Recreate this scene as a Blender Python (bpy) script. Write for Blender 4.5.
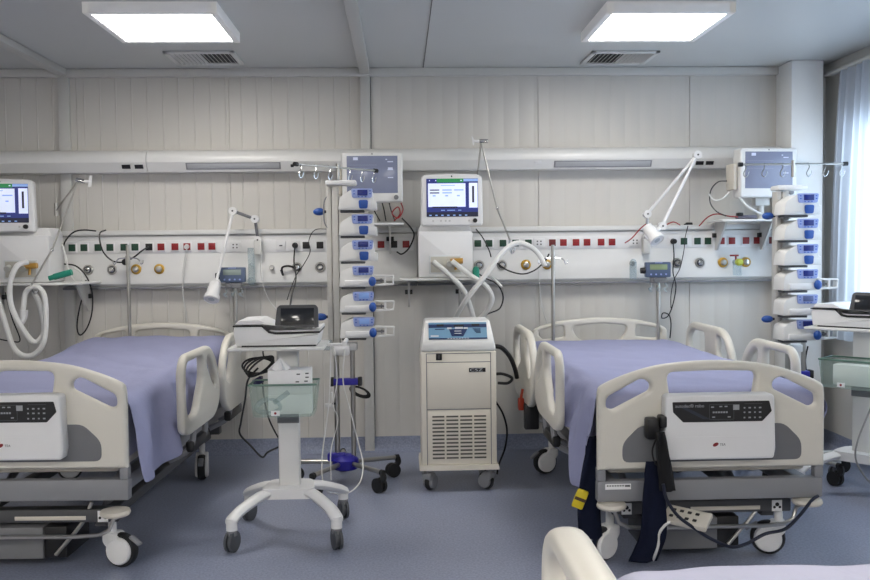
import bpy, bmesh, math, random
from math import sin, cos, pi, radians
from mathutils import Vector, Matrix, noise

# ------------------------------------------------------------------ camera, world, light, exposure
SC = bpy.context.scene
COL = SC.collection
for _o in list(bpy.data.objects):
    bpy.data.objects.remove(_o)

F_PX, PITCH, YAW, ROLL = 908.364, 0.0447, 0.0388, -0.0110
CAM = Vector((0.0, -6.1995, 1.3785))
_f = Vector((sin(YAW) * cos(PITCH), cos(YAW) * cos(PITCH), -sin(PITCH)))
_r = Vector((cos(YAW), -sin(YAW), 0)); _u = _r.cross(_f)
CR = cos(ROLL) * _r + sin(ROLL) * _u
CU = -sin(ROLL) * _r + cos(ROLL) * _u
cam_data = bpy.data.cameras.new('camera')
cam = bpy.data.objects.new('camera', cam_data)
COL.objects.link(cam)
cam_data.sensor_width = 36.0
cam_data.sensor_fit = 'HORIZONTAL'
cam_data.lens = F_PX / 870.0 * 36.0
cam_data.clip_start = 0.02
cam.matrix_world = Matrix((( CR.x, CU.x, -_f.x, CAM.x), (CR.y, CU.y, -_f.y, CAM.y), (CR.z, CU.z, -_f.z, CAM.z), (0, 0, 0, 1)))
SC.camera = cam

PANEL_STRENGTH = 14.0       # the ceiling panels
BACK_PANEL = 25.0            # added unseen panels towards the back of the room, brightening front-facing surfaces
WINDOW_WATTS = 75.0         # daylight outside the window
world = bpy.data.worlds.new('outside')
SC.world = world
world.use_nodes = True
bg = world.node_tree.nodes['Background']
bg.inputs[0].default_value = (0.75, 0.87, 1.0, 1)
bg.inputs[1].default_value = 1.5
_ld = bpy.data.lights.new('window_daylight', 'AREA')
_ld.shape = 'RECTANGLE'; _ld.size = 2.6; _ld.size_y = 1.7; _ld.energy = WINDOW_WATTS
_ld.color = (0.86, 0.93, 1.0)
_lo = bpy.data.objects.new('window_daylight', _ld)
_lo.location = (3.75, -1.45, 1.75); _lo.rotation_euler = (0, radians(90), 0)
COL.objects.link(_lo)

SC.view_settings.view_transform = 'Standard'
SC.view_settings.look = 'None'
SC.view_settings.exposure = 0.62
SC.view_settings.gamma = 1.0
SC.view_settings.use_curve_mapping = False
SC.cycles.max_bounces = 8
SC.cycles.transparent_max_bounces = 16
SC.cycles.use_denoising = True

def P(x, y, Y):
    """the point at depth Y that the photo shows at pixel x, y (survey of the photograph)"""
    d = _f + (x - 435) / F_PX * CR - (y - 290) / F_PX * CU
    return CAM + d * ((Y - CAM.y) / d.y)

# ------------------------------------------------------------------ materials
def lin(h):
    h = h.lstrip('#')
    c = [int(h[i:i + 2], 16) / 255 for i in (0, 2, 4)]
    return tuple(v / 12.92 if v <= .04045 else ((v + .055) / 1.055) ** 2.4 for v in c) + (1.0,)

MATS = {}
def mat(name, col, rough=.5, metal=0.0, var=.06, scale=18.0, bump=0.0, bscale=120.0, trans=0.0, emit=0.0, coat=0.0, alpha=1.0, spec=.5):
    if name in MATS: return MATS[name]
    m = bpy.data.materials.new(name); m.use_nodes = True
    nt = m.node_tree; b = nt.nodes['Principled BSDF']
    c = lin(col)
    tc = nt.nodes.new('ShaderNodeTexCoord')
    nz = nt.nodes.new('ShaderNodeTexNoise'); nz.inputs['Scale'].default_value = scale; nz.inputs['Detail'].default_value = 4
    nt.links.new(tc.outputs['Object'], nz.inputs['Vector'])
    rp = nt.nodes.new('ShaderNodeMapRange')
    rp.inputs['To Min'].default_value = 1 - var; rp.inputs['To Max'].default_value = 1 + var
    nt.links.new(nz.outputs['Fac'], rp.inputs['Value'])
    mx = nt.nodes.new('ShaderNodeVectorMath'); mx.operation = 'SCALE'
    mx.inputs[0].default_value = c[:3]
    nt.links.new(rp.outputs['Result'], mx.inputs['Scale'])
    nt.links.new(mx.outputs['Vector'], b.inputs['Base Color'])
    b.inputs['Roughness'].default_value = rough
    b.inputs['Metallic'].default_value = metal
    b.inputs['Specular IOR Level'].default_value = spec
    b.inputs['Coat Weight'].default_value = coat
    b.inputs['Alpha'].default_value = alpha
    if trans: b.inputs['Transmission Weight'].default_value = trans
    if emit:
        nt.links.new(mx.outputs['Vector'], b.inputs['Emission Color'])
        b.inputs['Emission Strength'].default_value = emit
    if bump:
        n2 = nt.nodes.new('ShaderNodeTexNoise'); n2.inputs['Scale'].default_value = bscale; n2.inputs['Detail'].default_value = 5
        nt.links.new(tc.outputs['Object'], n2.inputs['Vector'])
        bp = nt.nodes.new('ShaderNodeBump'); bp.inputs['Strength'].default_value = bump; bp.inputs['Distance'].default_value = .01
        nt.links.new(n2.outputs['Fac'], bp.inputs['Height'])
        nt.links.new(bp.outputs['Normal'], b.inputs['Normal'])
    MATS[name] = m
    return m

def see_through(name, col, clear=.6, rough=.15, tint=None):
    """clear plastic: part transparent, part glossy tinted"""
    if name in MATS: return MATS[name]
    m = mat(name, col, rough)
    nt = m.node_tree; b = nt.nodes['Principled BSDF']; out = nt.nodes['Material Output']
    t = nt.nodes.new('ShaderNodeBsdfTransparent'); t.inputs[0].default_value = tint or lin(col)
    k = nt.nodes.new('ShaderNodeMixShader'); k.inputs[0].default_value = clear
    nt.links.new(b.outputs[0], k.inputs[1]); nt.links.new(t.outputs[0], k.inputs[2])
    nt.links.new(k.outputs[0], out.inputs['Surface'])
    return m

WALL = mat('painted_steel_wall', '#cfccc6', .42, var=.02, scale=2.0)
TRIM = mat('painted_steel_trim', '#cbcac6', .4, var=.02)
CEIL = mat('painted_ceiling', '#cacccb', .38, var=.015, scale=1.5)
JOINT = mat('dark_joint', '#6d6d6a', .7)
PLASTIC = mat('warm_white_plastic', '#d5d1c6', .38, var=.02)
WHITE = mat('white_plastic', '#e2e2e2', .35, var=.02)
COOLW = mat('cool_white_enamel', '#dcdcda', .32, var=.02)
CREAM = mat('cream_enamel', '#cfc9bd', .42, var=.02)
GREY = mat('grey_enamel', '#85868a', .45, var=.03)
MGREY = mat('mid_grey_plastic', '#77787b', .5, var=.03)
DGREY = mat('dark_grey_plastic', '#4a4b4e', .5)
BLACK = mat('black_plastic', '#141416', .45)
RUBBER = mat('black_rubber', '#1d1e20', .6)
GRUB = mat('grey_rubber', '#4d5055', .6)
STEEL = mat('brushed_steel', '#b9b7b2', .28, metal=1.0, var=.05, scale=60)
CHROME = mat('chrome', '#cfcfcf', .12, metal=1.0, var=.02)
BLUE = mat('blue_knob_plastic', '#1f4d9c', .35)
ROYAL = mat('royal_blue_plastic', '#2a249a', .4)
LBLUE = mat('pale_blue_keypad', '#96a5d6', .4, var=.1, scale=80)
NAVYSCR = mat('navy_lcd', '#1a2a78', .25)
LCDLIT = mat('lit_blue_lcd', '#7f9fd8', .25, emit=.1)
RED = mat('red_socket', '#8c1519', .45)
DRED = mat('dark_red_socket', '#6b1418', .45)
GREEN = mat('green_socket', '#143f2c', .45)
LINEN = mat('lilac_bed_linen', '#989bba', .85, var=.05, scale=6, bump=.25, bscale=40, spec=.15)
LINENW = mat('pale_lilac_linen', '#c3c3d6', .85, var=.04, scale=6, bump=.25, bscale=40, spec=.15)
NAVY = mat('navy_woven_strap', '#14192c', .85, var=.15, scale=90, bump=.4, bscale=300, spec=.15)
YELLOW = mat('yellow_tag', '#cdb71c', .55)
ORANGE = mat('orange_lever', '#b23a1a', .5)
AMBER = mat('amber_plastic', '#b48a3e', .3)
BRASS = mat('yellow_ring', '#c39a3a', .4)
HOSE = mat('white_breathing_hose', '#ebebe8', .35, alpha=.93)
CLEAR = see_through('clear_plastic', '#e8eef0', .82)
GLASSG = see_through('green_tinted_plastic', '#cdd8d3', .89, .15, (.925, .96, .945, 1))
PAPER = mat('white_paper', '#ececec', .8)
SCREENOFF = mat('dark_display_glass', '#23262b', .12, spec=.6)
MONSCR = mat('grey_blue_display', '#747a90', .16, spec=.6, emit=.12)
PANELBLK = mat('black_membrane', '#1b1b1c', .35)
INK = mat('white_ink', '#c9ccd0', .6)
DINK = mat('grey_ink', '#55565a', .6)
LOGO = mat('dark_red_ink', '#7c1720', .5)
UIWHITE = mat('screen_white', '#cfd8ee', .3, emit=.42)
UINAVY = mat('screen_navy', '#1c2c76', .3, emit=.25)
UIGREEN = mat('screen_green', '#1f8048', .3, emit=.3)
UILIGHT = mat('screen_light_blue', '#88a8dc', .3, emit=.3)
UIDARK = mat('screen_dark', '#0d1330', .3, emit=.3)
STEELBLUE = mat('steel_blue_label', '#6f97b4', .4)
DSTEEL = mat('deep_blue_label', '#22345c', .4)
BOXBLUE = mat('slate_blue_case', '#54637f', .4)
LCDGREY = mat('grey_lcd', '#8d9a94', .25)
TEAL = mat('teal_filter', '#1f8a72', .4)
REDC = mat('red_cable', '#9c2328', .45)
WCABLE = mat('white_cable', '#d9d9d6', .45)
GCABLE = mat('grey_cable', '#8b8b8b', .45)
SHADE = mat('lamp_lens_grey', '#b2b4b8', .25)

# floor: blue speckled vinyl
FLOOR = mat('blue_speckled_vinyl', '#888fa4', .36, var=.1, scale=3)
nt = FLOOR.node_tree; b = nt.nodes['Principled BSDF']
src = b.inputs['Base Color'].links[0].from_socket
tc = nt.nodes.new('ShaderNodeTexCoord')
n1 = nt.nodes.new('ShaderNodeTexNoise'); n1.inputs['Scale'].default_value = 95; n1.inputs['Detail'].default_value = 3
nt.links.new(tc.outputs['Object'], n1.inputs['Vector'])
v1 = nt.nodes.new('ShaderNodeTexVoronoi'); v1.inputs['Scale'].default_value = 55
nt.links.new(tc.outputs['Object'], v1.inputs['Vector'])
mr = nt.nodes.new('ShaderNodeMapRange'); mr.inputs['From Min'].default_value = .3; mr.inputs['From Max'].default_value = .7
mr.inputs['To Min'].default_value = .78; mr.inputs['To Max'].default_value = 1.2
nt.links.new(n1.outputs['Fac'], mr.inputs['Value'])
mv = nt.nodes.new('ShaderNodeMapRange'); mv.inputs['From Min'].default_value = .05; mv.inputs['From Max'].default_value = .18
mv.inputs['To Min'].default_value = .72; mv.inputs['To Max'].default_value = 1.0
nt.links.new(v1.outputs['Distance'], mv.inputs['Value'])
mm = nt.nodes.new('ShaderNodeMath'); mm.operation = 'MULTIPLY'
nt.links.new(mr.outputs[0], mm.inputs[0]); nt.links.new(mv.outputs[0], mm.inputs[1])
sc = nt.nodes.new('ShaderNodeVectorMath'); sc.operation = 'SCALE'
nt.links.new(src, sc.inputs[0]); nt.links.new(mm.outputs[0], sc.inputs['Scale'])
nt.links.new(sc.outputs['Vector'], b.inputs['Base Color'])

# corrugated hose: ring bump
def ring_bump(m, freq):
    nt = m.node_tree; b = nt.nodes['Principled BSDF']
    tc = nt.nodes.new('ShaderNodeTexCoord'); w = nt.nodes.new('ShaderNodeTexWave'); w.inputs['Scale'].default_value = freq
    w.bands_direction = 'Z'
    nt.links.new(tc.outputs['Object'], w.inputs['Vector'])
    bp = nt.nodes.new('ShaderNodeBump'); bp.inputs['Strength'].default_value = .5; bp.inputs['Distance'].default_value = .004
    nt.links.new(w.outputs['Fac'], bp.inputs['Height']); nt.links.new(bp.outputs['Normal'], b.inputs['Normal'])
ring_bump(HOSE, 45)

# sheer curtain
CURT = mat('sheer_curtain', '#c3cbd8', .9)
nt = CURT.node_tree; b = nt.nodes['Principled BSDF']; out = nt.nodes['Material Output']
tl = nt.nodes.new('ShaderNodeBsdfTranslucent'); tl.inputs[0].default_value = (.8, .86, .95, 1)
tp = nt.nodes.new('ShaderNodeBsdfTransparent')
k1 = nt.nodes.new('ShaderNodeMixShader'); k1.inputs[0].default_value = .5
k2 = nt.nodes.new('ShaderNodeMixShader'); k2.inputs[0].default_value = .22
nt.links.new(b.outputs[0], k1.inputs[1]); nt.links.new(tl.outputs[0], k1.inputs[2])
nt.links.new(k1.outputs[0], k2.inputs[1]); nt.links.new(tp.outputs[0], k2.inputs[2])
nt.links.new(k2.outputs[0], out.inputs['Surface'])

def emitter(name, strength, col=(1, .955, .89)):
    m = bpy.data.materials.new(name); m.use_nodes = True
    b = m.node_tree.nodes['Principled BSDF']
    b.inputs['Base Color'].default_value = (.9, .9, .9, 1)
    b.inputs['Emission Color'].default_value = col + (1,)
    b.inputs['Emission Strength'].default_value = strength
    return m
LAMP = emitter('lit_diffuser', PANEL_STRENGTH)
LAMPRIM = emitter('frame_added_glow', .05, (1, .98, .96))  # faint glow added to the panel frames, standing in for light falling on them
LAMPB = emitter('added_back_diffuser', BACK_PANEL)

# ------------------------------------------------------------------ mesh helpers
def catmull(pts, n=8, closed=False):
    pts = [Vector(p) for p in pts]
    if len(pts) < 3 and not closed: return pts
    out = []
    N = len(pts)
    rng = range(N if closed else N - 1)
    for i in rng:
        p1, p2 = pts[i], pts[(i + 1) % N]
        p0 = pts[i - 1] if (closed or i > 0) else p1 * 2 - p2
        p3 = pts[(i + 2) % N] if (closed or i + 2 < N) else p2 * 2 - p1
        for k in range(n):
            t = k / n
            out.append(.5 * ((2 * p1) + (p2 - p0) * t + (2 * p0 - 5 * p1 + 4 * p2 - p3) * t * t + (3 * p1 - p0 - 3 * p2 + p3) * t ** 3))
    if not closed: out.append(pts[-1])
    return out

def round_poly(pts, r=.02, n=4):
    out = []
    N = len(pts)
    for i in range(N):
        rr = r[i] if isinstance(r, (list, tuple)) else r
        a, p, c = Vector(pts[i - 1]), Vector(pts[i]), Vector(pts[(i + 1) % N])
        d1, d2 = a - p, c - p
        L = min(rr, d1.length * .49, d2.length * .49)
        if L < 1e-4: out.append(tuple(p)); continue
        q1, q2 = p + d1.normalized() * L, p + d2.normalized() * L
        for k in range(n + 1):
            t = k / n
            q = q1 * (1 - t) ** 2 + p * 2 * t * (1 - t) + q2 * t * t
            out.append(tuple(q))
    return out

XZ = Matrix(((1, 0, 0, 0), (0, 0, -1, 0), (0, 1, 0, 0), (0, 0, 0, 1)))     # (a,b,n) -> x=a, z=b, normal towards -y
YZ = Matrix(((0, 0, 1, 0), (1, 0, 0, 0), (0, 1, 0, 0), (0, 0, 0, 1)))      # (a,b,n) -> y=a, z=b, normal towards +x
T = Matrix.Translation
def RX(a): return Matrix.Rotation(radians(a), 4, 'X')
def RY(a): return Matrix.Rotation(radians(a), 4, 'Y')
def RZ(a): return Matrix.Rotation(radians(a), 4, 'Z')

class MB:
    def __init__(s): s.bm = bmesh.new(); s.mi = 0
    def m(s, i): s.mi = i; return s
    def merge(s, t, M=None):
        if M is not None: t.transform(M)
        for f in t.faces: f.material_index = s.mi
        me = bpy.data.meshes.new('t'); t.to_mesh(me); t.free()
        s.bm.from_mesh(me); bpy.data.meshes.remove(me)
        return s
    def box(s, c, d, bev=0.0, M=None, seg=2):
        t = bmesh.new(); bmesh.ops.create_cube(t, size=1)
        for v in t.verts: v.co = Vector((v.co.x * d[0], v.co.y * d[1], v.co.z * d[2]))
        if bev: bmesh.ops.bevel(t, geom=list(t.edges), offset=min(bev, min(d) * .49), segments=seg, affect='EDGES', profile=.5)
        X = T(c) if M is None else T(c) @ M
        return s.merge(t, X)
    def span(s, x0, x1, y0, y1, z0, z1, bev=0.0):
        return s.box(((x0 + x1) / 2, (y0 + y1) / 2, (z0 + z1) / 2), (abs(x1 - x0), abs(y1 - y0), abs(z1 - z0)), bev)
    def cyl(s, a, b_, r, r2=None, seg=16):
        a, b_ = Vector(a), Vector(b_); d = b_ - a
        t = bmesh.new()
        bmesh.ops.create_cone(t, cap_ends=True, segments=seg, radius1=r, radius2=r if r2 is None else r2, depth=d.length)
        return s.merge(t, T((a + b_) / 2) @ Vector((0, 0, 1)).rotation_difference(d.normalized()).to_matrix().to_4x4())
    def ball(s, c, r, M=None, seg=16):
        if not isinstance(r, (tuple, list)): r = (r, r, r)
        t = bmesh.new(); bmesh.ops.create_uvsphere(t, u_segments=seg, v_segments=max(6, seg // 2), radius=1)
        for v in t.verts: v.co = Vector((v.co.x * r[0], v.co.y * r[1], v.co.z * r[2]))
        return s.merge(t, T(c) if M is None else T(c) @ M)
    def tube(s, pts, r, seg=8, smooth=True, n=8, closed=False, sx=1.0):
        P_ = catmull(pts, n, closed) if smooth else [Vector(p) for p in pts]
        t = bmesh.new(); rings = []
        N = len(P_); up = None
        for i, p in enumerate(P_):
            if closed: tan = P_[(i + 1) % N] - P_[i - 1]
            else: tan = P_[min(i + 1, N - 1)] - P_[max(i - 1, 0)]
            if tan.length < 1e-9: tan = Vector((0, 0, 1))
            tan.normalize()
            if up is None:
                up = Vector((0, 0, 1)) if abs(tan.z) < .9 else Vector((0, 1, 0))
            up = (up - tan * up.dot(tan))
            if up.length < 1e-6: up = tan.orthogonal()
            up.normalize(); side = tan.cross(up)
            rr = r(i / max(1, N - 1)) if callable(r) else r
            rings.append([t.verts.new(p + side * (cos(2 * pi * k / seg) * rr * sx) + up * (sin(2 * pi * k / seg) * rr)) for k in range(seg)])
        for i in range(N if closed else N - 1):
            A, B = rings[i], rings[(i + 1) % N]
            for k in range(seg): t.faces.new((A[k], A[(k + 1) % seg], B[(k + 1) % seg], B[k]))
        if not closed:
            t.faces.new(list(reversed(rings[0]))); t.faces.new(rings[-1])
        bmesh.ops.recalc_face_normals(t, faces=list(t.faces))
        return s.merge(t)
    def prism(s, outline, depth, M=XZ, bev=0.0):
        """outline (a,b) extruded by depth centred on its plane"""
        t = bmesh.new()
        vs = [t.verts.new((p[0], p[1], -depth / 2)) for p in outline]
        f = t.faces.new(vs)
        r = bmesh.ops.extrude_face_region(t, geom=[f])
        for v in [g for g in r['geom'] if isinstance(g, bmesh.types.BMVert)]: v.co.z += depth
        bmesh.ops.recalc_face_normals(t, faces=list(t.faces))
        if bev:
            ed = [e for e in t.edges if abs(e.verts[0].co.z - e.verts[1].co.z) < 1e-6]
            bmesh.ops.bevel(t, geom=ed, offset=bev, segments=2, affect='EDGES', profile=.5)
        return s.merge(t, M)
    def lathe(s, prof, M=None, seg=24):
        """prof: (r,z) pairs around the z axis"""
        t = bmesh.new(); rings = []
        for r, z in prof:
            rings.append([t.verts.new((max(r, 1e-4) * cos(2 * pi * k / seg), max(r, 1e-4) * sin(2 * pi * k / seg), z)) for k in range(seg)])
        for A, B in zip(rings, rings[1:]):
            for k in range(seg): t.faces.new((A[k], A[(k + 1) % seg], B[(k + 1) % seg], B[k]))
        t.faces.new(list(reversed(rings[0]))); t.faces.new(rings[-1])
        bmesh.ops.recalc_face_normals(t, faces=list(t.faces))
        return s.merge(t, M)
    def curve(s, splines, thick, bev, M=XZ):
        cu = bpy.data.curves.new('c', 'CURVE'); cu.dimensions = '2D'; cu.fill_mode = 'BOTH'
        for pts in splines:
            sp = cu.splines.new('POLY'); sp.points.add(len(pts) - 1)
            for q, p in zip(sp.points, pts): q.co = (p[0], p[1], 0, 1)
            sp.use_cyclic_u = True
        cu.extrude = max(thick / 2 - bev, 0); cu.bevel_depth = bev; cu.bevel_resolution = 3; cu.offset = -bev
        return s._from(cu, M)
    def text(s, body, size, M, ext=.0004, align='LEFT', sx=1.0):
        cu = bpy.data.curves.new('t', 'FONT'); cu.body = body; cu.size = size; cu.extrude = ext; cu.align_x = align; cu.resolution_u = 3
        return s._from(cu, M @ Matrix.Diagonal((sx, 1, 1, 1)))
    def _from(s, cu, M):
        ob = bpy.data.objects.new('tmp', cu); COL.objects.link(ob)
        dg = bpy.context.evaluated_depsgraph_get(); dg.update()
        me = bpy.data.meshes.new_from_object(ob.evaluated_get(dg))
        t = bmesh.new(); t.from_mesh(me); bmesh.ops.remove_doubles(t, verts=t.verts, dist=1e-5)
        bpy.data.objects.remove(ob); bpy.data.curves.remove(cu); bpy.data.meshes.remove(me)
        return s.merge(t, M)
    def build(s, name, mats, parent=None, loc=(0, 0, 0), rot=(0, 0, 0), ang=35):
        me = bpy.data.meshes.new(name); s.bm.to_mesh(me); s.bm.free()
        for x in (mats if isinstance(mats, (list, tuple)) else [mats]): me.materials.append(x)
        for p in me.polygons: p.use_smooth = True
        me.set_sharp_from_angle(angle=radians(ang))
        ob = bpy.data.objects.new(name, me); COL.objects.link(ob)
        ob.location = loc; ob.rotation_euler = rot
        if parent: ob.parent = parent
        return ob

def tag(o, label, cat, group=None):
    o['label'] = label; o['category'] = cat
    if group: o['group'] = group
    return o
def thing(name, label, cat, loc=(0, 0, 0), rz=0, group=None):
    o = bpy.data.objects.new(name, None); COL.objects.link(o)
    o.empty_display_size = .1; o.location = loc; o.rotation_euler = (0, 0, radians(rz))
    return tag(o, label, cat, group)
def struct(o): o['kind'] = 'structure'; return o
def kids(o): return [c for c in bpy.data.objects if c.parent == o]
def dup(root, loc, rz=0, label=None, group=None, skip=()):
    r = root.copy(); COL.objects.link(r); r.location = loc; r.rotation_euler = (0, 0, radians(rz))
    if label: r['label'] = label
    if group: r['group'] = group
    for ch in kids(root):
        if ch.name.split('.')[0] in skip: continue
        c = ch.copy(); COL.objects.link(c); c.parent = r
        for g in kids(ch):
            d = g.copy(); COL.objects.link(d); d.parent = c
    return r
def centred(mb):
    return mb

def cable(name, pts, r, material, label, cat='cable', n=8, group=None, seg=8):
    """a loose cable: one mesh whose origin sits at its first point"""
    o = Vector(pts[0]); m = MB()
    m.tube([Vector(p) - o for p in pts], r, seg=seg, n=n)
    ob = m.build(name, material, loc=o)
    return tag(ob, label, cat, group)

# ------------------------------------------------------------------ the room
XL, XR, YF, H = -5.0, 2.95, -9.2, 2.60
struct(MB().span(XL - .1, XR + .1, YF - .1, .1, -.08, 0).build('floor', FLOOR))
struct(MB().span(XL - .1, XR + .1, YF - .1, .1, H, H + .08).build('ceiling', CEIL))
# back wall: ribbed sandwich panels, the ribs are real
prof = []
x = XL
joints = [-3.2, -2.14, -1.13, .955, 2.0]
xs = []
k = -2.14 + .052
gx = []
while k > XL: k -= .104
while k < XR:
    if k > XL + .02 and all(abs(k - j) > .02 for j in joints): gx.append((k, .010, -.0028 if k < -.2 else .0006))
    k += .104
for j in joints: gx.append((j, .006, .008))
gx.sort()
pr = [(XL - .1, 0)]
for g, w, d in gx: pr += [(g - w / 2, 0), (g - w * .2, d), (g + w * .2, d), (g + w / 2, 0)]
pr += [(XR + .1, 0)]
t = bmesh.new()
lo = [t.verts.new((a, b_, 0)) for a, b_ in pr]; hi = [t.verts.new((a, b_, H)) for a, b_ in pr]
for i in range(len(pr) - 1): t.faces.new((lo[i], lo[i + 1], hi[i + 1], hi[i]))
b0 = [t.verts.new((XL - .1, .1, 0)), t.verts.new((XR + .1, .1, 0)), t.verts.new((XR + .1, .1, H)), t.verts.new((XL - .1, .1, H))]
t.faces.new((b0[1], b0[0], b0[3], b0[2]))
t.faces.new((lo[0], hi[0], b0[3], b0[0])); t.faces.new((lo[-1], b0[1], b0[2], hi[-1]))
bmesh.ops.recalc_face_normals(t, faces=list(t.faces))
w = MB(); w.merge(t)
struct(w.build('wall_back', WALL, ang=20))
struct(MB().span(XL - .1, XL, YF, 0, 0, H).build('wall_left', WALL))
struct(MB().span(XL - .1, XR + .1, YF - .1, YF, 0, H).build('wall_front', WALL))
WY0, WY1, WZ0, WZ1 = -2.75, -.42, .82, 2.2
w = MB()
w.span(XR, XR + .1, YF, WY0, 0, H); w.span(XR, XR + .1, WY1, 0, 0, H)
w.span(XR, XR + .1, WY0, WY1, 0, WZ0); w.span(XR, XR + .1, WY0, WY1, WZ1, H)
struct(w.build('wall_right', WALL))
w = MB()
for a, b_, c, d in ((WY0, WY0 + .05, WZ0, WZ1), (WY1 - .05, WY1, WZ0, WZ1), (WY0, WY1, WZ0, WZ0 + .05), (WY0, WY1, WZ1 - .05, WZ1), (-1.62, -1.55, WZ0, WZ1)):
    w.span(XR + .03, XR + .08, a, b_, c, d, .004)
win = struct(w.build('window_1', WHITE))
MB().span(XR + .052, XR + .058, WY0 + .04, WY1 - .04, WZ0 + .04, WZ1 - .04).build('window_pane', see_through('window_glass', '#f2f7fa', .92, .03), win)
# trims: posts, beams, top band
struct(MB().span(-2.25, -2.178, -.035, 0, 0, 2.545, .004).build('trim_1', TRIM))
struct(MB().span(-.25, -.185, -.035, 0, 0, 2.545, .004).build('trim_2', TRIM))
struct(MB().span(XL, 2.60, -.045, 0, 2.545, 2.598, .004).build('trim_3', TRIM))
struct(MB().span(-2.255, -2.185, YF, -.046, 2.555, 2.598, .004).build('trim_4', TRIM))
struct(MB().span(-.25, -.185, YF, -.046, 2.555, 2.598, .004).build('trim_5', TRIM))
struct(MB().span(-.183, -.179, -.006, 0, .1, 2.545).build('trim_6', JOINT))
struct(MB().span(2.60, 2.815, -.25, 0, 0, 2.598, .006).build('trim_7', mat('painted_pillar', '#f3f3f1', .4, var=.02)))
struct(MB().span(2.90, 2.95, YF, 0, 2.53, 2.598, .004).build('trim_8', TRIM))
struct(MB().span(.004 + .17, .178, -3.2, -.05, 2.5955, 2.5995).build('trim_9', JOINT))
# coved vinyl skirting
cp = [(0, 0), (-.07, .001), (-.04, .006), (-.018, .02), (-.008, .045), (-.006, .10), (0, .10)]
t = bmesh.new()
A = [t.verts.new((XL, a, b_)) for a, b_ in cp]; B = [t.verts.new((2.6, a, b_)) for a, b_ in cp]
for i in range(len(cp)): j = (i + 1) % len(cp); t.faces.new((A[i], A[j], B[j], B[i]))
t.faces.new(A); t.faces.new(B); bmesh.ops.recalc_face_normals(t, faces=list(t.faces))
w = MB(); w.merge(t); struct(w.build('baseboard_back', FLOOR))
t = bmesh.new()
A = [t.verts.new((XR + a, YF, b_)) for a, b_ in cp]; B = [t.verts.new((XR + a, 0, b_)) for a, b_ in cp]
for i in range(len(cp)): j = (i + 1) % len(cp); t.faces.new((A[i], A[j], B[j], B[i]))
t.faces.new(A); t.faces.new(B); bmesh.ops.recalc_face_normals(t, faces=list(t.faces))
w = MB(); w.merge(t); struct(w.build('baseboard_right', FLOOR))

# curtain in front of the window
def curtain():
    t = bmesh.new(); ny, nz = 150, 24
    y0, y1, z0, z1 = -2.3, -.22, .76, 2.50
    g = []
    for i in range(ny + 1):
        u = i / ny; row = []
        for j in range(nz + 1):
            v = j / nz
            y = y1 + (y0 - y1) * u - .13 * (v ** 2) * (1 - u)
            amp = .012 + .010 * v
            ph = u * 2 * pi * 21 + 1.3 * noise.noise(Vector((u * 6, v * .8, 0)))
            xx = 2.872 + amp * sin(ph) + .008 * sin(ph * .37 + 2 * v)
            row.append(t.verts.new((xx, y, z0 + (z1 - z0) * v)))
        g.append(row)
    for i in range(ny):
        for j in range(nz): t.faces.new((g[i][j], g[i + 1][j], g[i + 1][j + 1], g[i][j + 1]))
    m = MB(); m.merge(t)
    root = thing('curtain', 'sheer pale blue-grey curtain hanging in folds over the window at the right', 'curtain', (0, 0, 0))
    m.build('curtain_cloth', CURT, root, ang=180)
    MB().span(2.85, 2.90, -2.9, -.2, 2.502, 2.525, .004).build('curtain_track', TRIM, root)
curtain()

# ------------------------------------------------------------------ ceiling lights and vents
def ceiling_light(x, y, label, lit, group):
    r = thing('ceiling_light', label, 'light', (x, y, H - .001), 0, group)
    m = MB(); s = .325; d = .055
    for a, b_, c, e in ((-s, s, -s, -s + .035), (-s, s, s - .035, s), (-s, -s + .035, -s, s), (s - .035, s, -s, s)):
        m.span(a, b_, c, e, -d, 0, .003)
    m.span(-s, s, -s, s, -.008, 0)
    m.build('light_frame', LAMPRIM, r)
    MB().span(-s + .036, s - .036, -s + .036, s - .036, -d + .004, -d + .012).build('diffuser', lit, r)
ceiling_light(-1.20, -1.345, 'square lit ceiling panel at the left, nearest the slatted vent over the pump stand', LAMP, 'square ceiling light panels')
ceiling_light(1.371, -1.345, 'square lit ceiling panel at the right, towards the curtained window', LAMP, 'square ceiling light panels')
for i, X in enumerate((-3.77, -1.20, 1.371)):  # two rows added out of view, to light surfaces facing the camera
    w_ = ('far left', 'left', 'right')[i]
    ceiling_light(X, -5.9, 'added square ceiling panel, unseen above and behind the camera, first row, ' + w_, LAMPB, 'square ceiling light panels')
    ceiling_light(X, -7.9, 'added square ceiling panel, unseen well behind the camera, second row, ' + w_, LAMPB, 'square ceiling light panels')
def ceiling_vent(x, y, label):
    r = thing('ceiling_vent', label, 'vent', (x, y, H - .001), 0, 'ceiling vents behind the light panels')
    m = MB(); a, c = .215, .185
    for q in ((-a, a, -c, -c + .03), (-a, a, c - .03, c), (-a, -a + .03, -c, c), (a - .03, a, -c, c)): m.span(*q, -.014, 0, .003)
    m.build('vent_frame', COOLW, r)
    MB().span(-a + .03, a - .03, -c + .03, c - .03, -.002, 0).build('vent_backing', BLACK, r)
    for i in range(14):
        f = MB(); f.box((-a + .045 + i * .0262, 0, -.008), (.003, 2 * c - .06, .016), 0, RY(40 if i < 7 else -40)); f.build('slat', COOLW, r)
ceiling_vent(-1.205, -.385, 'slatted ceiling vent behind the left light panel')
ceiling_vent(1.425, -.36, 'slatted ceiling vent behind the right light panel')

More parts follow.
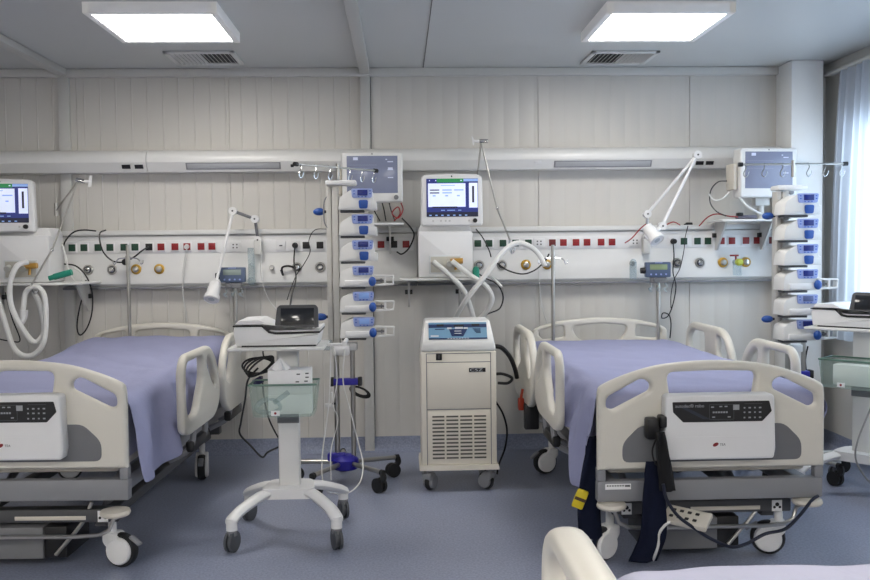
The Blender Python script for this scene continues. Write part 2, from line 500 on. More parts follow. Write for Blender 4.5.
# ------------------------------------------------------------------ wall duct with bed lights
def duct(x0, x1, label):
    r = thing('bedhead_duct', label, 'wall duct', ((x0 + x1) / 2, 0, 1.907), 0, 'bedhead ducts along the wall')
    h = (x1 - x0) / 2
    out = [(0, 0), (-.115, 0), (-.15, .062)] + [(-.085 + .066 * cos(pi - a) , .08 + .066 * sin(a)) for a in [radians(q) for q in (-10, 10, 30, 50, 70, 90)]] + [(0, .146)]
    m = MB(); m.prism(out, 2 * h, YZ)
    m.build('duct_body', COOLW, r, ang=25)
    return r, (x0 + x1) / 2
SL = math.degrees(math.atan2(.035, .062))
def duct_face(cx, X, z, w_, h_, name, material, r, dep=.006, frame=None):
    m = MB(); k = (z - 1.9) / .062
    m.box((X - cx, -.115 - .035 * k - .002, z - 1.9), (w_, dep, h_), .001, RX(SL))
    ob = m.build(name, material, r)
    if frame:
        f = MB(); f.box((X - cx, -.115 - .035 * k - .0005, z - 1.9), (w_ + .02, dep, h_ + .012), .001, RX(SL)); f.build('lamp_frame', frame, r)
    return ob
r, c = duct(-3.3, -1.652, 'short length of rounded white wall duct at far left with two black sockets')
for X in (-1.783, -1.70): duct_face(c, X, 1.935, .055, .028, 'black_socket', BLACK, r)
r, c = duct(-1.648, 2.59, 'long rounded white wall duct above both beds with two grey lamp strips')
duct_face(c, -1.085, 1.936, .60, .036, 'lamp_lens', SHADE, r, frame=GREY)
duct_face(c, 1.37, 1.932, .64, .036, 'lamp_lens', SHADE, r, frame=GREY)
for X in (2.026, 2.094): duct_face(c, X, 1.932, .052, .026, 'black_socket', BLACK, r)
duct_face(c, .93, 1.944, .05, .02, 'socket_cover', WHITE, r)
duct_face(c, -.70, 1.934, .02, .02, 'lamp_switch', BLACK, r)

# ------------------------------------------------------------------ medical gas rails with sockets
def gas_rail(x0, x1, label, sockets, gases):
    r = thing('medical_gas_rail', label, 'wall rail', (x0, 0, 1.15), 0, 'medical gas rails with sockets')
    L = x1 - x0
    m = MB(); m.prism([(0, .0), (-.06, .0), (-.08, .02), (-.08, .115), (-.074, .125), (-.074, .335), (-.06, .345), (0, .345)], L, YZ @ T((0, 0, L / 2)))
    m.build('rail_body', COOLW, r)
    MB().span(0, L, -.096, 0, .344, .376, .006).build('top_cap', COOLW, r)
    MB().span(0, L, -.086, -.005, -.014, .0, .003).build('bottom_lip', GREY, r)
    MB().span(0.02, L - .02, -.079, -.07, .222, .308, .002).build('socket_strip', WHITE, r)
    for sx, kind in sockets:
        s = MB(); zc = .265; X = sx - x0
        if kind in 'RGDK':
            s.box((X, -.082, zc), (.062, .008, .062), .002)
            s.m(1).box((X, -.086, zc), (.046, .006, .046), .003)
            s.m(2)
            for q in (-.010, .010): s.cyl((X + q, -.0905, zc), (X + q, -.0885, zc), .0025, seg=8)
            cm = {'R': RED, 'G': GREEN, 'D': DRED, 'K': BLACK}[kind]
            s.build({'R': 'red_socket', 'G': 'green_socket', 'D': 'red_socket', 'K': 'black_socket'}[kind], [WHITE, cm, BLACK], r)
        elif kind == 'P':      # black plug in a socket
            s.box((X, -.082, zc), (.062, .008, .062), .002)
            s.m(1).cyl((X, -.087, zc), (X, -.125, zc), .020, .016); s.build('plugged_socket', [WHITE, BLACK], r)
        elif kind == 'W':      # white plug in a red socket
            s.box((X, -.082, zc), (.062, .008, .062), .002); s.m(1).box((X, -.086, zc), (.046, .006, .046), .003)
            s.m(0).cyl((X, -.088, zc), (X, -.12, zc - .004), .017, .012); s.build('plugged_socket', [WHITE, RED], r)
        elif kind == 'N':
            s.box((X, -.082, zc), (.075, .008, .06), .002); s.m(1)
            for a in (-.012, .012):
                for b_ in (-.010, .010): s.box((X + a, -.0865, zc + b_), (.009, .003, .009))
            s.build('data_socket', [WHITE, DGREY], r)
        elif kind == 'U':
            s.box((X, -.082, zc), (.062, .008, .062), .002); s.m(1).box((X, -.0865, zc), (.02, .003, .008)); s.build('usb_socket', [WHITE, DGREY], r)
    for gx_, kind in gases:
        g = MB(); X = gx_ - x0; zc = .118
        M = T((X, -.08, zc)) @ RX(90)
        if kind == 'Y':
            g.lathe([(.034, -.006), (.034, .004), (.026, .010), (.022, .010)], M); g.m(1).lathe([(.020, 0), (.020, .022), (.012, .026)], M)
            g.build('gas_outlet', [BRASS, STEEL], r)
        elif kind == 'C':
            g.lathe([(.034, -.006), (.034, .006), (.028, .012), (.022, .012)], M); g.m(1).lathe([(.018, 0), (.018, .024), (.010, .03)], M)
            g.m(2).lathe([(.024, .004), (.024, .0135), (.019, .0135)], M)
            g.build('gas_outlet', [STEEL, CHROME, DGREY], r)
        else:
            g.lathe([(.018, -.002), (.018, .02), (.012, .028)], M); g.build('gas_knob', CHROME, r)
    return r
gas_rail(-2.235, .118, 'left wall rail of green and red sockets behind the left bed and pump stand',
    [(-2.166, 'G'), (-2.088, 'G'), (-1.996, 'G'), (-1.918, 'G'), (-1.826, 'G'), (-1.754, 'G'), (-1.662, 'K'), (-1.583, 'R'), (-1.491, 'R'), (-1.412, 'W'),
     (-1.319, 'R'), (-1.247, 'R'), (-1.094, 'N'), (-.79, 'U'), (-.696, 'P'), (-.623, 'K'), (-.53, 'K'), (-.236, 'D'), (-.122, 'R'), (-.036, 'K'), (.046, 'R')],
    [(-2.066, 'C'), (-1.908, 'C'), (-1.751, 'Y'), (-1.599, 'Y'), (-.852, 'K'), (-.686, 'C'), (-.532, 'C')])
gas_rail(.123, 2.598, 'right wall rail of green and red sockets behind the right bed and ventilator',
    [(.53, 'G'), (.605, 'G'), (.70, 'G'), (.785, 'G'), (.872, 'G'), (.945, 'N'), (1.035, 'D'), (1.11, 'R'), (1.196, 'R'), (1.271, 'R'),
     (1.367, 'R'), (1.442, 'R'), (1.60, 'N'), (1.86, 'P'), (1.935, 'G'), (2.028, 'G'), (2.10, 'G'), (2.193, 'R'), (2.266, 'R'), (2.363, 'R'), (2.439, 'R'), (2.545, 'D')],
    [(.536, 'C'), (.692, 'C'), (.855, 'Y'), (.998, 'Y'), (1.578, 'K'), (1.887, 'C'), (2.046, 'C'), (2.205, 'Y'), (2.364, 'Y')])

# ------------------------------------------------------------------ beds
HL = 1.075
def caster(root, x, y, R_, swivel, fork=WHITE, face=WHITE, w=.045, name='caster', zt=.2, lever=True):
    """fork as part, tyre and wheel disc as sub-parts; the wheel trails from the swivel"""
    p = MB()
    off = .045 if R_ > .06 else .02
    p.cyl((0, 0, zt), (0, 0, R_ * 1.95), .018)
    p.prism(round_poly([(-.028, R_ * 2.05), (.03, R_ * 2.05), (off + .035, R_ * 1.25), (off + .012, R_ * .72), (off - .02, R_ * .72), (-.03, R_ * 1.5)], .012), w + .028, XZ, .006)
    if lever:
        p.m(1).box((off + .07, 0, R_ * 1.6), (.06, .03, .012), .004, RY(35))
    fk = p.build(name, [fork, GREY], root, (x, y, 0), (0, 0, radians(swivel)))
    M = T((off, 0, R_)) @ RX(90)
    tt = MB(); hw = w / 2
    tt.lathe([(R_ * .74, -hw * .9), (R_ * .92, -hw), (R_, -hw * .5), (R_, hw * .5), (R_ * .92, hw), (R_ * .74, hw * .9)], M, 28); tt.build('tyre', RUBBER, fk)
    d = MB(); d.lathe([(.002, -hw - .017), (R_ * .72, -hw - .016), (R_ * .80, -hw - .008), (R_ * .80, hw + .008), (R_ * .72, hw + .016), (.002, hw + .017)], M, 28); d.build('wheel_disc', face, fk)
    return fk

def sym(pts): return pts + [(-a, b_) for a, b_ in reversed(pts) if a != 0]
def make_bed(label):
    r = thing('hospital_bed', label, 'bed', (0, 0, 0), 0, 'hospital beds')
    # footboard
    arch = [Vector((a, b_, 0)) for a, b_ in [(-.486, .765), (-.472, .793), (-.387, .832), (-.26, .871), (-.13, .889), (0, .895), (.13, .889), (.26, .871), (.387, .832), (.472, .793), (.486, .765)]]
    out = [(-.488, .435), (-.488, .745)] + [(v.x, v.y) for v in catmull(arch, 5)] + [(.488, .745), (.488, .435)]
    h0 = round_poly([(-.195, .848), (0, .853), (.195, .848), (.172, .70), (-.172, .70)], .035)
    hs = round_poly([(-.452, .745), (-.30, .826), (-.262, .805), (-.262, .772), (-.425, .690), (-.452, .700)], .03)
    m = MB(); m.curve([out, h0, hs, [(-a, b_) for a, b_ in reversed(hs)]], .05, .017)
    m.build('footboard', PLASTIC, r, (0, -HL, 0))
    m = MB(); m.curve([round_poly([(-.385, .468), (.385, .468), (.385, .55), (.31, .625), (-.31, .625), (-.385, .55)], .03)], .012, .003)
    m.build('footboard_inset', mat('slate_grey_inset', '#6c6d70', .5), r, (0, -HL - .022, 0))
    # control box on the footboard
    cx = .012
    m = MB(); ob = round_poly([(-.228, .488), (.228, .488), (.236, .53), (.23, .752), (.215, .762), (-.215, .762), (-.23, .752), (-.236, .53)], .012)
    m.curve([ob], .07, .010); m.prism(round_poly([(-.17, .572), (.17, .572), (.19, .586), (-.19, .586)], .004), .074, XZ)
    bx = m.build('control_box', WHITE, r, (cx, -HL - .055, 0))
    m = MB(); m.prism(round_poly([(-.203, .733), (.205, .733), (.216, .69), (.176, .648), (-.158, .648), (-.2, .69)], .004), .003, XZ)
    m.build('control_panel', PANELBLK, bx, (0, -.0365, 0))
    m = MB(); yk = -.0388
    m.text('autodec\u00ae robo', .0195, T((-.192, yk, .710)) @ XZ)
    m.m(1).prism([(-.045, .66), (-.075, .66), (-.165, .708), (-.14, .708)], .001, XZ @ T((0, 0, -yk)))
    m.m(0)
    m.box((.075 - .01, yk, .708), (.026, .001, .022))
    for i in range(4):
        for z in (.705, .686, .664): m.box((.1 + i * .022, yk, z), (.007 + .003 * (i % 2), .001, .006))
    for i in range(6): m.box((-.03 + i * .011, yk, .688), (.008, .001, .007))
    for a, z in ((-.03, .668), (.035, .668), (-.035, .71), (0, .712), (.022, .712)): m.box((a, yk, z), (.012, .001, .005))
    m.m(2)
    for a in (-.048, .055): m.box((a, yk, .69), (.0012, .001, .06))
    for a, b_, z in ((-.048, .055, .72), (-.048, .055, .658), (.1, .175, .722)): m.box(((a + b_) / 2, yk, z), (b_ - a, .001, .0012))
    m.build('panel_markings', [mat('dim_ink', '#9c9ea2', .6), mat('charcoal_stripe', '#2b2f3c', .4), DINK], bx)
    m = MB(); m.ball((-.02, -.0355, .552), (.013, .001, .0075), RY(-25)); m.m(1).text('TEA', .014, T((-.003, -.0357, .547)) @ XZ)
    m.build('maker_mark', [LOGO, DINK], bx)
    # frame
    m = MB(); m.span(-.488, .488, -HL - .01, -HL + .04, .295, .385, .008)
    for s in (-1, 1):
        m.span(s * .488, s * .452, -HL - .01, -HL + .03, .385, .44, .003)
        m.span(s * .45, s * .39, -HL + .04, HL - .04, .305, .375, .006)
    m.span(-.45, .45, HL - .06, HL - .01, .30, .385, .006)
    m.build('bed_frame', GREY, r)
    m = MB(); m.box((-.40, -HL - .0115, .362), (.11, .002, .024)); m.m(1)
    for i in range(7): m.box((-.445 + i * .011, -HL - .0128, .366), (.007, .001, .006))
    m.box((-.36, -HL - .0128, .365), (.022, .001, .008)); m.build('rating_sticker', [PAPER, DINK], r)
    MB().span(-.43, .43, -HL + .04, HL - .05, .405, .47, .015).build('mattress_deck', CREAM, r)
    MB().span(-.455, .455, -HL + .05, HL - .08, .47, .755, .05).build('mattress', LINENW, r)
    # headboard
    arch = [Vector((a, b_, 0)) for a, b_ in [(-.452, .80), (-.435, .845), (-.34, .880), (-.2, .905), (0, .917), (.2, .905), (.34, .880), (.435, .845), (.452, .80)]]
    out = [(-.44, .47), (-.455, .72)] + [(v.x, v.y) for v in catmull(arch, 5)] + [(.455, .72), (.44, .47)]
    h0 = round_poly([(-.19, .862), (0, .880), (.19, .862), (.15, .775), (0, .74), (-.15, .775)], .04)
    hs = round_poly([(-.41, .81), (-.40, .838), (-.24, .868), (-.235, .79), (-.38, .775)], .02)
    m = MB(); m.curve([out, h0, hs, [(-a, b_) for a, b_ in reversed(hs)]], .045, .014)
    m.build('headboard', PLASTIC, r, (0, HL, 0))
    # side rails
    fo = round_poly([(-.62, .52), (-.62, .82), (-.56, .888), (-.10, .888), (.0, .83), (.10, .70), (.10, .56), (-.02, .49), (-.53, .49)], [.06, .08, .08, .08, .12, .08, .08, .12, .1], 6)
    f1 = round_poly([(-.575, .64), (-.575, .81), (-.54, .848), (-.24, .848), (-.24, .74), (-.38, .58), (-.54, .575)], .04)
    f2 = round_poly([(-.17, .835), (-.12, .835), (-.03, .775), (.03, .69), (.01, .64), (-.08, .70), (-.17, .79)], .03)
    ho = round_poly([(.20, .55), (.20, .72), (.27, .83), (.38, .895), (.92, .895), (1.015, .85), (1.04, .70), (.99, .48), (.91, .45), (.32, .45)], [.08, .1, .1, .1, .1, .08, .1, .08, .1, .1], 6)
    g1 = round_poly([(.25, .66), (.26, .73), (.34, .83), (.46, .85), (.46, .74), (.34, .62)], .03)
    g2 = round_poly([(.66, .845), (.92, .845), (.985, .80), (.985, .72), (.90, .60), (.66, .70)], .035)
    for s in (-1, 1):
        side = 'left' if s < 0 else 'right'
        for nm, sp in (('side_rail', [fo, f1, f2]), ('head_side_rail', [ho, g1, g2])):
            m = MB(); m.curve(sp, .042, .017, YZ)
            rail = m.build(nm if s < 0 else nm + '_opposite', PLASTIC, r, (s * (.56 if s < 0 else .583), 0, 0))
            yc = -.26 if nm == 'side_rail' else .56
            for dy in (-.12, .12):
                a = MB(); a.tube([(0, yc + dy, .50), (-s * .02, yc + dy - .02, .40), (-s * .12, yc + dy - .04, .345)], .016, n=4)
                a.build('rail_arm', GREY, rail)
            b_ = MB(); b_.span(-s * .015 - .02, -s * .015 + .02, yc - .16, yc + .16, .385, .44, .01); b_.build('rail_latch', BLACK, rail)
    # base with lift arms, motor box and castors
    m = MB()
    for s in (-1, 1): m.span(s * .34, s * .28, -.93, .93, .175, .225, .006)
    m.span(-.40, .40, -.97, -.90, .205, .262, .006); m.span(-.40, .40, .90, .97, .205, .262, .006)
    m.build('base_frame', DGREY, r)
    for s in (-1, 1):
        for e in (-1, 1): MB().tube([(s * .26, e * .75, .2), (s * .26, e * .55, .30), (s * .26, e * .5, .32)], .018, n=3).build('lift_arm', GREY, r)
        MB().tube([(s * .28, -.95, .29), (s * .24, -.96, .2), (s * .12, -.96, .06)], .009, n=3).build('brace', STEEL, r)
    m = MB(); m.tube([(-.44, -1.0, .245), (-.40, -1.02, .235), (-.34, -1.03, .168), (.0, -1.035, .165), (.34, -1.03, .168), (.40, -1.02, .235), (.44, -1.0, .245)], .009, n=3)
    m.build('foot_pedal_bar', STEEL, r)
    MB().cyl((-.05, -.95, .225), (.26, -.95, .225), .022).build('actuator', CREAM, r)
    m = MB(); m.span(-.21, .07, -.97, -.70, .045, .185, .006); m.m(1).span(.07, .17, -.96, -.70, .045, .185, .006); m.span(-.26, -.21, -.96, -.70, .045, .185, .006)
    m.build('motor_box', [MGREY, BLACK], r)
    for s in (-1, 1):
        p = MB(); p.box((s * .335, -.972, .232), (.045, .004, .05), .001); p.m(1)
        for a, z, q in ((0, .238, .009), (-.012, .226, .006), (.012, .226, .006)): p.cyl((s * .335 + a, -.9735, z), (s * .335 + a, -.9755, z), q, seg=10)
        p.build('caster_sign', [PAPER, BLACK], r)
        bu = MB(); bu.lathe([(.01, .262), (.058, .266), (.064, .275), (.06, .288), (.03, .294), (.001, .295)], T((s * .425, -HL + .005, 0)), 24); bu.build('corner_bumper', CREAM, r)
    for x, y, sw in ((-.40, -.93, 215), (.36, -.93, 160), (-.40, .62, 200), (.36, .62, 280)):
        caster(r, x, y, .075, sw, zt=.21)
    return r

def smooth(a, b_, x):
    q = max(0, min(1, (x - a) / (b_ - a))); return q * q * (3 - 2 * q)
def make_sheet(label, loc, rz, left, right, seed, material=LINEN, top=.768, foot=.13, rise=0.0):
    """linen draped over a mattress; left/right give the length that hangs down along y"""
    random.seed(seed)
    nx, ns, ny = 26, 14, 90
    hw, y0, y1 = .468, -1.035, 1.002
    t = bmesh.new(); g = []
    def nz(a, b_, c=0): return noise.noise(Vector((a + seed * 7.3, b_, c)))
    for i in range(ny + 1):
        v = i / ny; y = y0 + (y1 - y0) * v; row = []
        for s in (-1, 0, 1):
            if s == 0:
                for k in range(nx + 1):
                    u = -1 + 2 * k / nx
                    e = max(0, abs(u) - .90) / .10
                    fe = max(0, 1 - (y - y0) / .05)
                    z = top - .018 * e * e - .02 * fe * fe + .008 * nz(u * 1.5, y * 2.2) + .006 * nz(u * 5, y * 3.5 + u * 3) + .010 * abs(nz(u * 2 + y * 4, y * 1.2)) + .008 * abs(nz(u * 6 + 3, y * 1.5 + u * 4, 7)) * smooth(.2, .9, abs(u))
                    row.append((hw * u, y, z + rise * smooth(.25, .95, y)))
            else:
                L = (left if s < 0 else right)(y)
                side = []
                for k in range(1, ns + 1):
                    q = k / ns
                    fold = (.040 * sin(y * 19 + 4 * nz(y * 2, q * .7, s)) + .03 * nz(y * 7, q * 1.5, s * 3)) * q ** .7
                    x = hw + .014 + .016 * min(1, q * 3) + .030 * q + max(-.018, fold)
                    side.append((s * x, y + .02 * nz(y * 3, q * 2, 5) * q, top - .02 + rise * smooth(.25, .95, y) - (L - .02) * q + .008 * nz(y * 9, 1) * q))
                row = (list(reversed(side)) + row) if s < 0 else row + side
        g.append(row)
    # the foot end turned down behind the footboard
    lastv = []
    vs = [[t.verts.new(p) for p in rw] for rw in g]
    for i in range(ny):
        for k in range(len(vs[0]) - 1): t.faces.new((vs[i][k], vs[i][k + 1], vs[i + 1][k + 1], vs[i + 1][k]))
    prev = vs[0][ns:ns + nx + 1]
    for d in range(1, 5):
        cur = [t.verts.new((p.co.x, y0 - .004 * d, g[0][ns + i][2] - foot * d / 4)) for i, p in enumerate(vs[0][ns:ns + nx + 1])]
        for k in range(nx): t.faces.new((cur[k], cur[k + 1], prev[k + 1], prev[k]))
        prev = cur
    bmesh.ops.recalc_face_normals(t, faces=list(t.faces))
    m = MB(); m.merge(t)
    o = m.build('bed_sheet', material, None, loc, (0, 0, radians(rz)), ang=180)
    so = o.modifiers.new('thickness', 'SOLIDIFY'); so.thickness = .004; so.offset = 1
    su = o.modifiers.new('smooth', 'SUBSURF'); su.levels = 1; su.render_levels = 1
    return tag(o, label, 'bed sheet', 'bed sheets')

bed_r = make_bed('hospital bed at the right with navy straps and a hand control on its foot end')
bed_r.location = (1.317, -1.325, 0)
make_sheet('lilac bed sheet on the right bed, its corner hanging low at the left', (1.317, -1.325, 0), 0,
           lambda y: .245 + .22 * smooth(-.99, -.93, y) * (1 - smooth(-.80, -.76, y)) - .05 * smooth(-.6, -.4, y), lambda y: .20, 1)
bed_l = dup(bed_r, (-1.603, -1.25, 0), -2.2, 'hospital bed at the left beside the white equipment cart', skip=('side_rail', 'head_side_rail', 'rating_sticker'))
for c in kids(bed_l):
    if c.name.split('.')[0] == 'caster' and c.location.y < 0 and c.location.x > 0: c.rotation_euler = (0, 0, radians(-15))
    if c.name.split('.')[0] == 'caster' and c.location.y < 0 and c.location.x < 0: c.rotation_euler = (0, 0, radians(10))
    if c.name.split('.')[0] in ('footboard', 'footboard_inset', 'control_box', 'bed_frame', 'mattress_deck'): c.location.z += .036
make_sheet('lilac bed sheet on the left bed, draped over its right side in folds', (-1.603, -1.25, .006), -2.2,
           lambda y: .26, lambda y: .385 - .10 * smooth(-.75, -.2, y) - .10 * smooth(0, .5, y), 2, foot=.16, rise=.055)
bed_n = dup(bed_r, (.868, -5.53, 0), 0, 'hospital bed nearest the camera, cut off by the lower right edge of the photo', skip=('footboard', 'footboard_inset', 'control_box', 'headboard', 'rating_sticker', 'side_rail_opposite', 'head_side_rail_opposite', 'corner_bumper'))
for c in kids(bed_n):
    if c.name.split('.')[0] == 'head_side_rail': c.location = (c.location.x - .028, -.07, .014); c.scale = (1.45, 1, 1)
make_sheet('pale lilac sheet on the bed nearest the camera', (.868, -5.53, 0), 0, lambda y: .2, lambda y: .2, 3, LINENW)

# ------------------------------------------------------------------ poles on the bed heads
def bed_pole(x, y, ztop, label, hook):
    r = thing('iv_pole', label, 'pole', (x, y, .45), 0, 'steel poles at the bed heads')
    h = ztop - .45
    MB().cyl((0, 0, -.065), (0, 0, h), .0115).build('pole', STEEL, r)
    if hook:
        m = MB(); m.tube([(-.075, 0, h - .105), (-.055, 0, h - .09), (0, 0, h - .085), (.055, 0, h - .09), (.075, 0, h - .105)], .004, n=4)
        for s in (-1, 1): m.tube([(s * .075, 0, h - .105), (s * .083, 0, h - .125), (s * .095, 0, h - .12), (s * .097, 0, h - .10)], .0035, n=4)
        m.build('hooks', CHROME, r)
        MB().cyl((0, 0, h - .13), (0, 0, h - .07), .016).build('collar', STEEL, r)
    else:
        MB().cyl((0, 0, h - .16), (0, 0, h - .02), .015).build('collar', STEEL, r)
    return r
bed_pole(-1.762, -.222, 1.43, 'thin steel drip pole with two hooks at the head of the left bed', True)
bed_pole(1.004, -.285, 1.40, 'thin steel drip pole with two hooks at the head of the right bed', True)
bed_pole(-1.075, -.22, 1.14, 'short steel pole carrying the slate blue unit beside the left bed', False)
bed_pole(1.70, -.29, 1.15, 'short steel pole carrying the slate blue unit on the right bed', False)
def controller(x, y, z, label, lit):
    r = thing('flow_controller', label, 'medical device', (x, y, z), 0, 'slate blue units on bed poles')
    m = MB(); m.box((0, 0, .065), (.165, .055, .10), .008); m.build('case', BOXBLUE, r)
    MB().box((0, -.0285, .082), (.115, .003, .036), .001).build('display', lit, r)
    m = MB()
    for i in range(4): m.cyl((-.05 + i * .033, -.027, .035), (-.05 + i * .033, -.031, .035), .006, seg=10)
    m.box((0, -.0285, .110), (.05, .001, .005)); m.build('keys', LBLUE, r)
    MB().cyl((-.082, 0, .06), (-.112, 0, .06), .022, .019).build('knob', BLACK, r)
    m = MB(); m.span(-.05, .055, -.02, .022, -.022, .015, .004); m.cyl((-.02, -.02, .0), (-.02, -.04, .0), .012); m.build('clamp', MGREY, r)
    m = MB()
    for i, a in enumerate((-.05, .0, .05)): m.tube([(a, 0, -.02), (a + .01, -.01, -.05), (a - .01, -.01, -.06), (a + .012, 0, -.08)], .006, n=4)
    m.build('fittings', CLEAR, r)
controller(-1.085, -.235, 1.162, 'slate blue unit with grey display beside the white lamp head, left bed', LCDGREY)
controller(1.69, -.305, 1.165, 'slate blue unit with greenish display above the right bed', mat('green_lcd', '#93a37c', .25))

# ------------------------------------------------------------------ shelves and ventilators
def wall_shelf(x0, x1, z, dep, label, braces, dark=False):
    r = thing('wall_shelf', label, 'shelf', ((x0 + x1) / 2, -.091, z), 0, 'white shelves on the gas rails')
    h = (x1 - x0) / 2
    MB().span(-h, h, -dep, -.001, -.014, 0, .004).build('shelf_board', COOLW, r)
    for bx in braces:
        m = MB(); m.prism([(-.001, -.015), (-dep * .7, -.015), (-.035, -.20), (-.001, -.20)], .012, YZ @ T((0, 0, bx - (x0 + x1) / 2)))
        m.build('bracket', TRIM, r)
        m = MB(); m.box((bx - (x0 + x1) / 2, -.02, -.10), (.05, .036, .03), .003); m.build('rail_clamp', BLACK, r)
    return r
SHZ = 1.195
wall_shelf(.0, .50, SHZ, .36, 'white shelf under the ventilator in the middle of the wall', (.06, .40))
wall_shelf(-2.75, -1.98, SHZ, .36, 'white shelf under the ventilator at the left edge', (-2.62, -2.06))

def ventilator(label):
    r = thing('ventilator', label, 'ventilator', (0, 0, 0), 0, 'ventilators with blue screens')
    m = MB(); m.prism(round_poly([(-.178, .0), (.17, .0), (.17, .30), (.15, .345), (-.158, .345), (-.178, .30)], .014), .20, XZ @ T((0, 0, -.03)), .008); m.prism(round_poly([(-.178, .0), (.17, .0), (.17, .295), (-.178, .295)], .012), .10, XZ @ T((0, 0, .08)), .008); m.build('body', WHITE, r, (0, .0, .002))
    m = MB(); m.box((-.005, -.132, .085), (.21, .008, .12), .004); m.m(1).box((-.005, -.137, .085), (.19, .004, .10), .003)
    m.build('port_panel', [mat('pale_plastic', '#cfd2d4', .35), mat('smoky_plastic', '#b9b6ab', .25)], r)
    for a, z in ((-.075, .10), (.02, .10)):
        m = MB(); m.cyl((a, -.135, z), (a, -.175, z - .012), .017, .019); m.build('hose_port', mat('port_grey', '#b8b8b2', .4), r)
    m = MB(); m.cyl((.025, -.15, .105), (.105, -.155, .108), .018); m.cyl((.06, -.15, .1), (.058, -.16, .05), .008); m.build('flow_sensor', AMBER, r)
    # display
    d = MB(); d.curve([round_poly([(-.195, -.003), (.195, -.003), (.2, .02), (.196, .31), (.17, .325), (0, .331), (-.17, .325), (-.196, .31), (-.2, .02)], .02)], .075, .012)
    dis = d.build('display', WHITE, r, (.04, -.085, .335))
    s = MB(); y = -.039
    def rect(x0, x1, z0, z1, mi, dy=0): s.m(mi).box(((x0 + x1) / 2, y - dy, (z0 + z1) / 2), (x1 - x0, .002, z1 - z0))
    rect(-.162, .168, .055, .298, 0)
    rect(-.095, .075, .274, .298, 2, .001); rect(.075, .168, .28, .296, 3, .001)
    rect(-.152, .088, .118, .268, 1, .001); rect(.110, .165, .112, .27, 1, .001)
    rect(.130, .143, .145, .25, 4, .002)
    rect(-.125, .035, .110, .120, 4, .002); rect(-.162, .168, .055, .085, 4, .0008)
    for i in range(7): rect(-.145 + i * .038, -.130 + i * .038, .061, .068, 3, .002)
    for a, b_ in ((-.07, -.045), (-.03, .02), (.04, .06)): rect(a, b_, .094, .099, 3, .002)
    for cx, n, dk in ((-.110, 2, 4), (-.03, 2, 3), (.045, 1, 3)):
        for j in range(n): rect(cx - .03, cx + .03, .222 - j * .018, .229 - j * .018, dk, .002)
        rect(cx - .012, cx + .006, .185, .193, 3, .002)
    rect(-.07, .02, .253, .257, 3, .002)
    for a in (-.145, -.105): rect(a, a + .006, .283, .289, 1, .002)
    rect(.055, .065, .283, .289, 1, .002)
    s.build('screen', [UINAVY, UIWHITE, UIGREEN, UILIGHT, UIDARK], dis)
    k = MB(); k.cyl((.148, -.036, .03), (.148, -.056, .03), .015, .013, 20); k.build('dial', BLACK, dis)
    k = MB()
    for a in (-.12, -.07, -.04, -.015, .11): k.box((a, -.038, .03), (.012, .003, .012), .002)
    k.m(1).ball((0, -.0375, .313), .005)
    k.build('buttons', [mat('button_grey', '#c4c4c4', .4), BLACK], dis)
    n = MB(); n.box((.02, -.03, .325), (.12, .05, .06), .01); n.build('neck', WHITE, r)
    return r
ven = ventilator('ventilator with lit blue screen in the middle of the wall above the white cooling unit')
ven.location = (.30, -.255, SHZ + .001)
v2 = dup(ven, (-2.375, -.255, SHZ + .001), 0, 'ventilator with lit blue screen cut off by the left edge of the photo')
for c in kids(v2):
    if c.name.split('.')[0] == 'display': c.location.x -= .155; c.location.z -= .012; c.location.y -= .03; c.rotation_euler = (0, 0, radians(6))
    if c.name.split('.')[0] == 'neck': c.location.x -= .15
    if c.name.split('.')[0] in ('port_panel', 'hose_port', 'flow_sensor'): c.location.x -= .0

# breathing hoses
HG = 'white breathing hoses'
def hose(pts, label, r=.0165): return cable('breathing_hose', pts, r, HOSE, label, 'hose', 10, HG, 10)
hose([P(434, 262, -.43), P(448, 274, -.47), P(462, 288, -.48), P(469, 303, -.46), P(474, 320, -.42)], 'white hose running from the left port of the middle ventilator down behind the cooling unit')
hose([P(452, 261, -.43), P(470, 275, -.46), P(486, 286, -.45), P(492, 299, -.42), P(486, 312, -.38), P(476, 322, -.35)], 'white hose bending in an elbow right of the cooling unit top, from the middle ventilator')
hose([P(453, 322, -.44), P(466, 300, -.52), P(484, 277, -.52), P(503, 252, -.46), P(517, 243, -.40), P(531, 247, -.39), P(540, 256, -.39), P(545, 266, -.39)], 'white hose lifted over the steel arm hook right of the middle ventilator')
hose([P(28, 262, -.46), P(17, 266, -.50), P(10, 284, -.52), P(12, 308, -.52), P(26, 334, -.52), P(36, 342, -.5), P(44, 330, -.46), P(40, 306, -.42), P(34, 292, -.40)], 'white hose from the left ventilator port looping down beside the left bed')
hose([P(-6, 284, -.50), P(2, 312, -.51), P(14, 348, -.53), P(30, 356, -.53), P(43, 344, -.52), P(46, 318, -.5), P(44, 295, -.48), P(36, 287, -.47), P(26, 292, -.47), P(23, 312, -.47)], 'white hose hanging in the lowest long loop at the left edge')
m = MB(); m.tube([Vector((0, 0, 0)), Vector((-.005, 0, -.05)), Vector((-.02, -.01, -.085)), Vector((-.04, -.01, -.095))], lambda t: .026 - .012 * t, n=5)
tag(m.build('breathing_connector', WHITE, None, P(24, 310, -.47)), 'white angled hose connector hanging below the left ventilator', 'connector')
m = MB(); m.cyl((0, 0, 0), (.11, 0, .03), .02); m.cyl((-.03, 0, -.008), (0, 0, 0), .016)
tag(m.build('breathing_filter', TEAL, None, P(54, 277, -.44)), 'teal green filter lying on the left ventilator shelf', 'filter')
m = MB(); m.cyl((0, 0, 0), (0, 0, .06), .022); m.ball((0, 0, .062), .02)
tag(m.build('breathing_filter', TEAL, None, P(476, 279, -.40) + Vector((0, 0, 0))), 'teal green filter right of the middle ventilator body', 'filter')

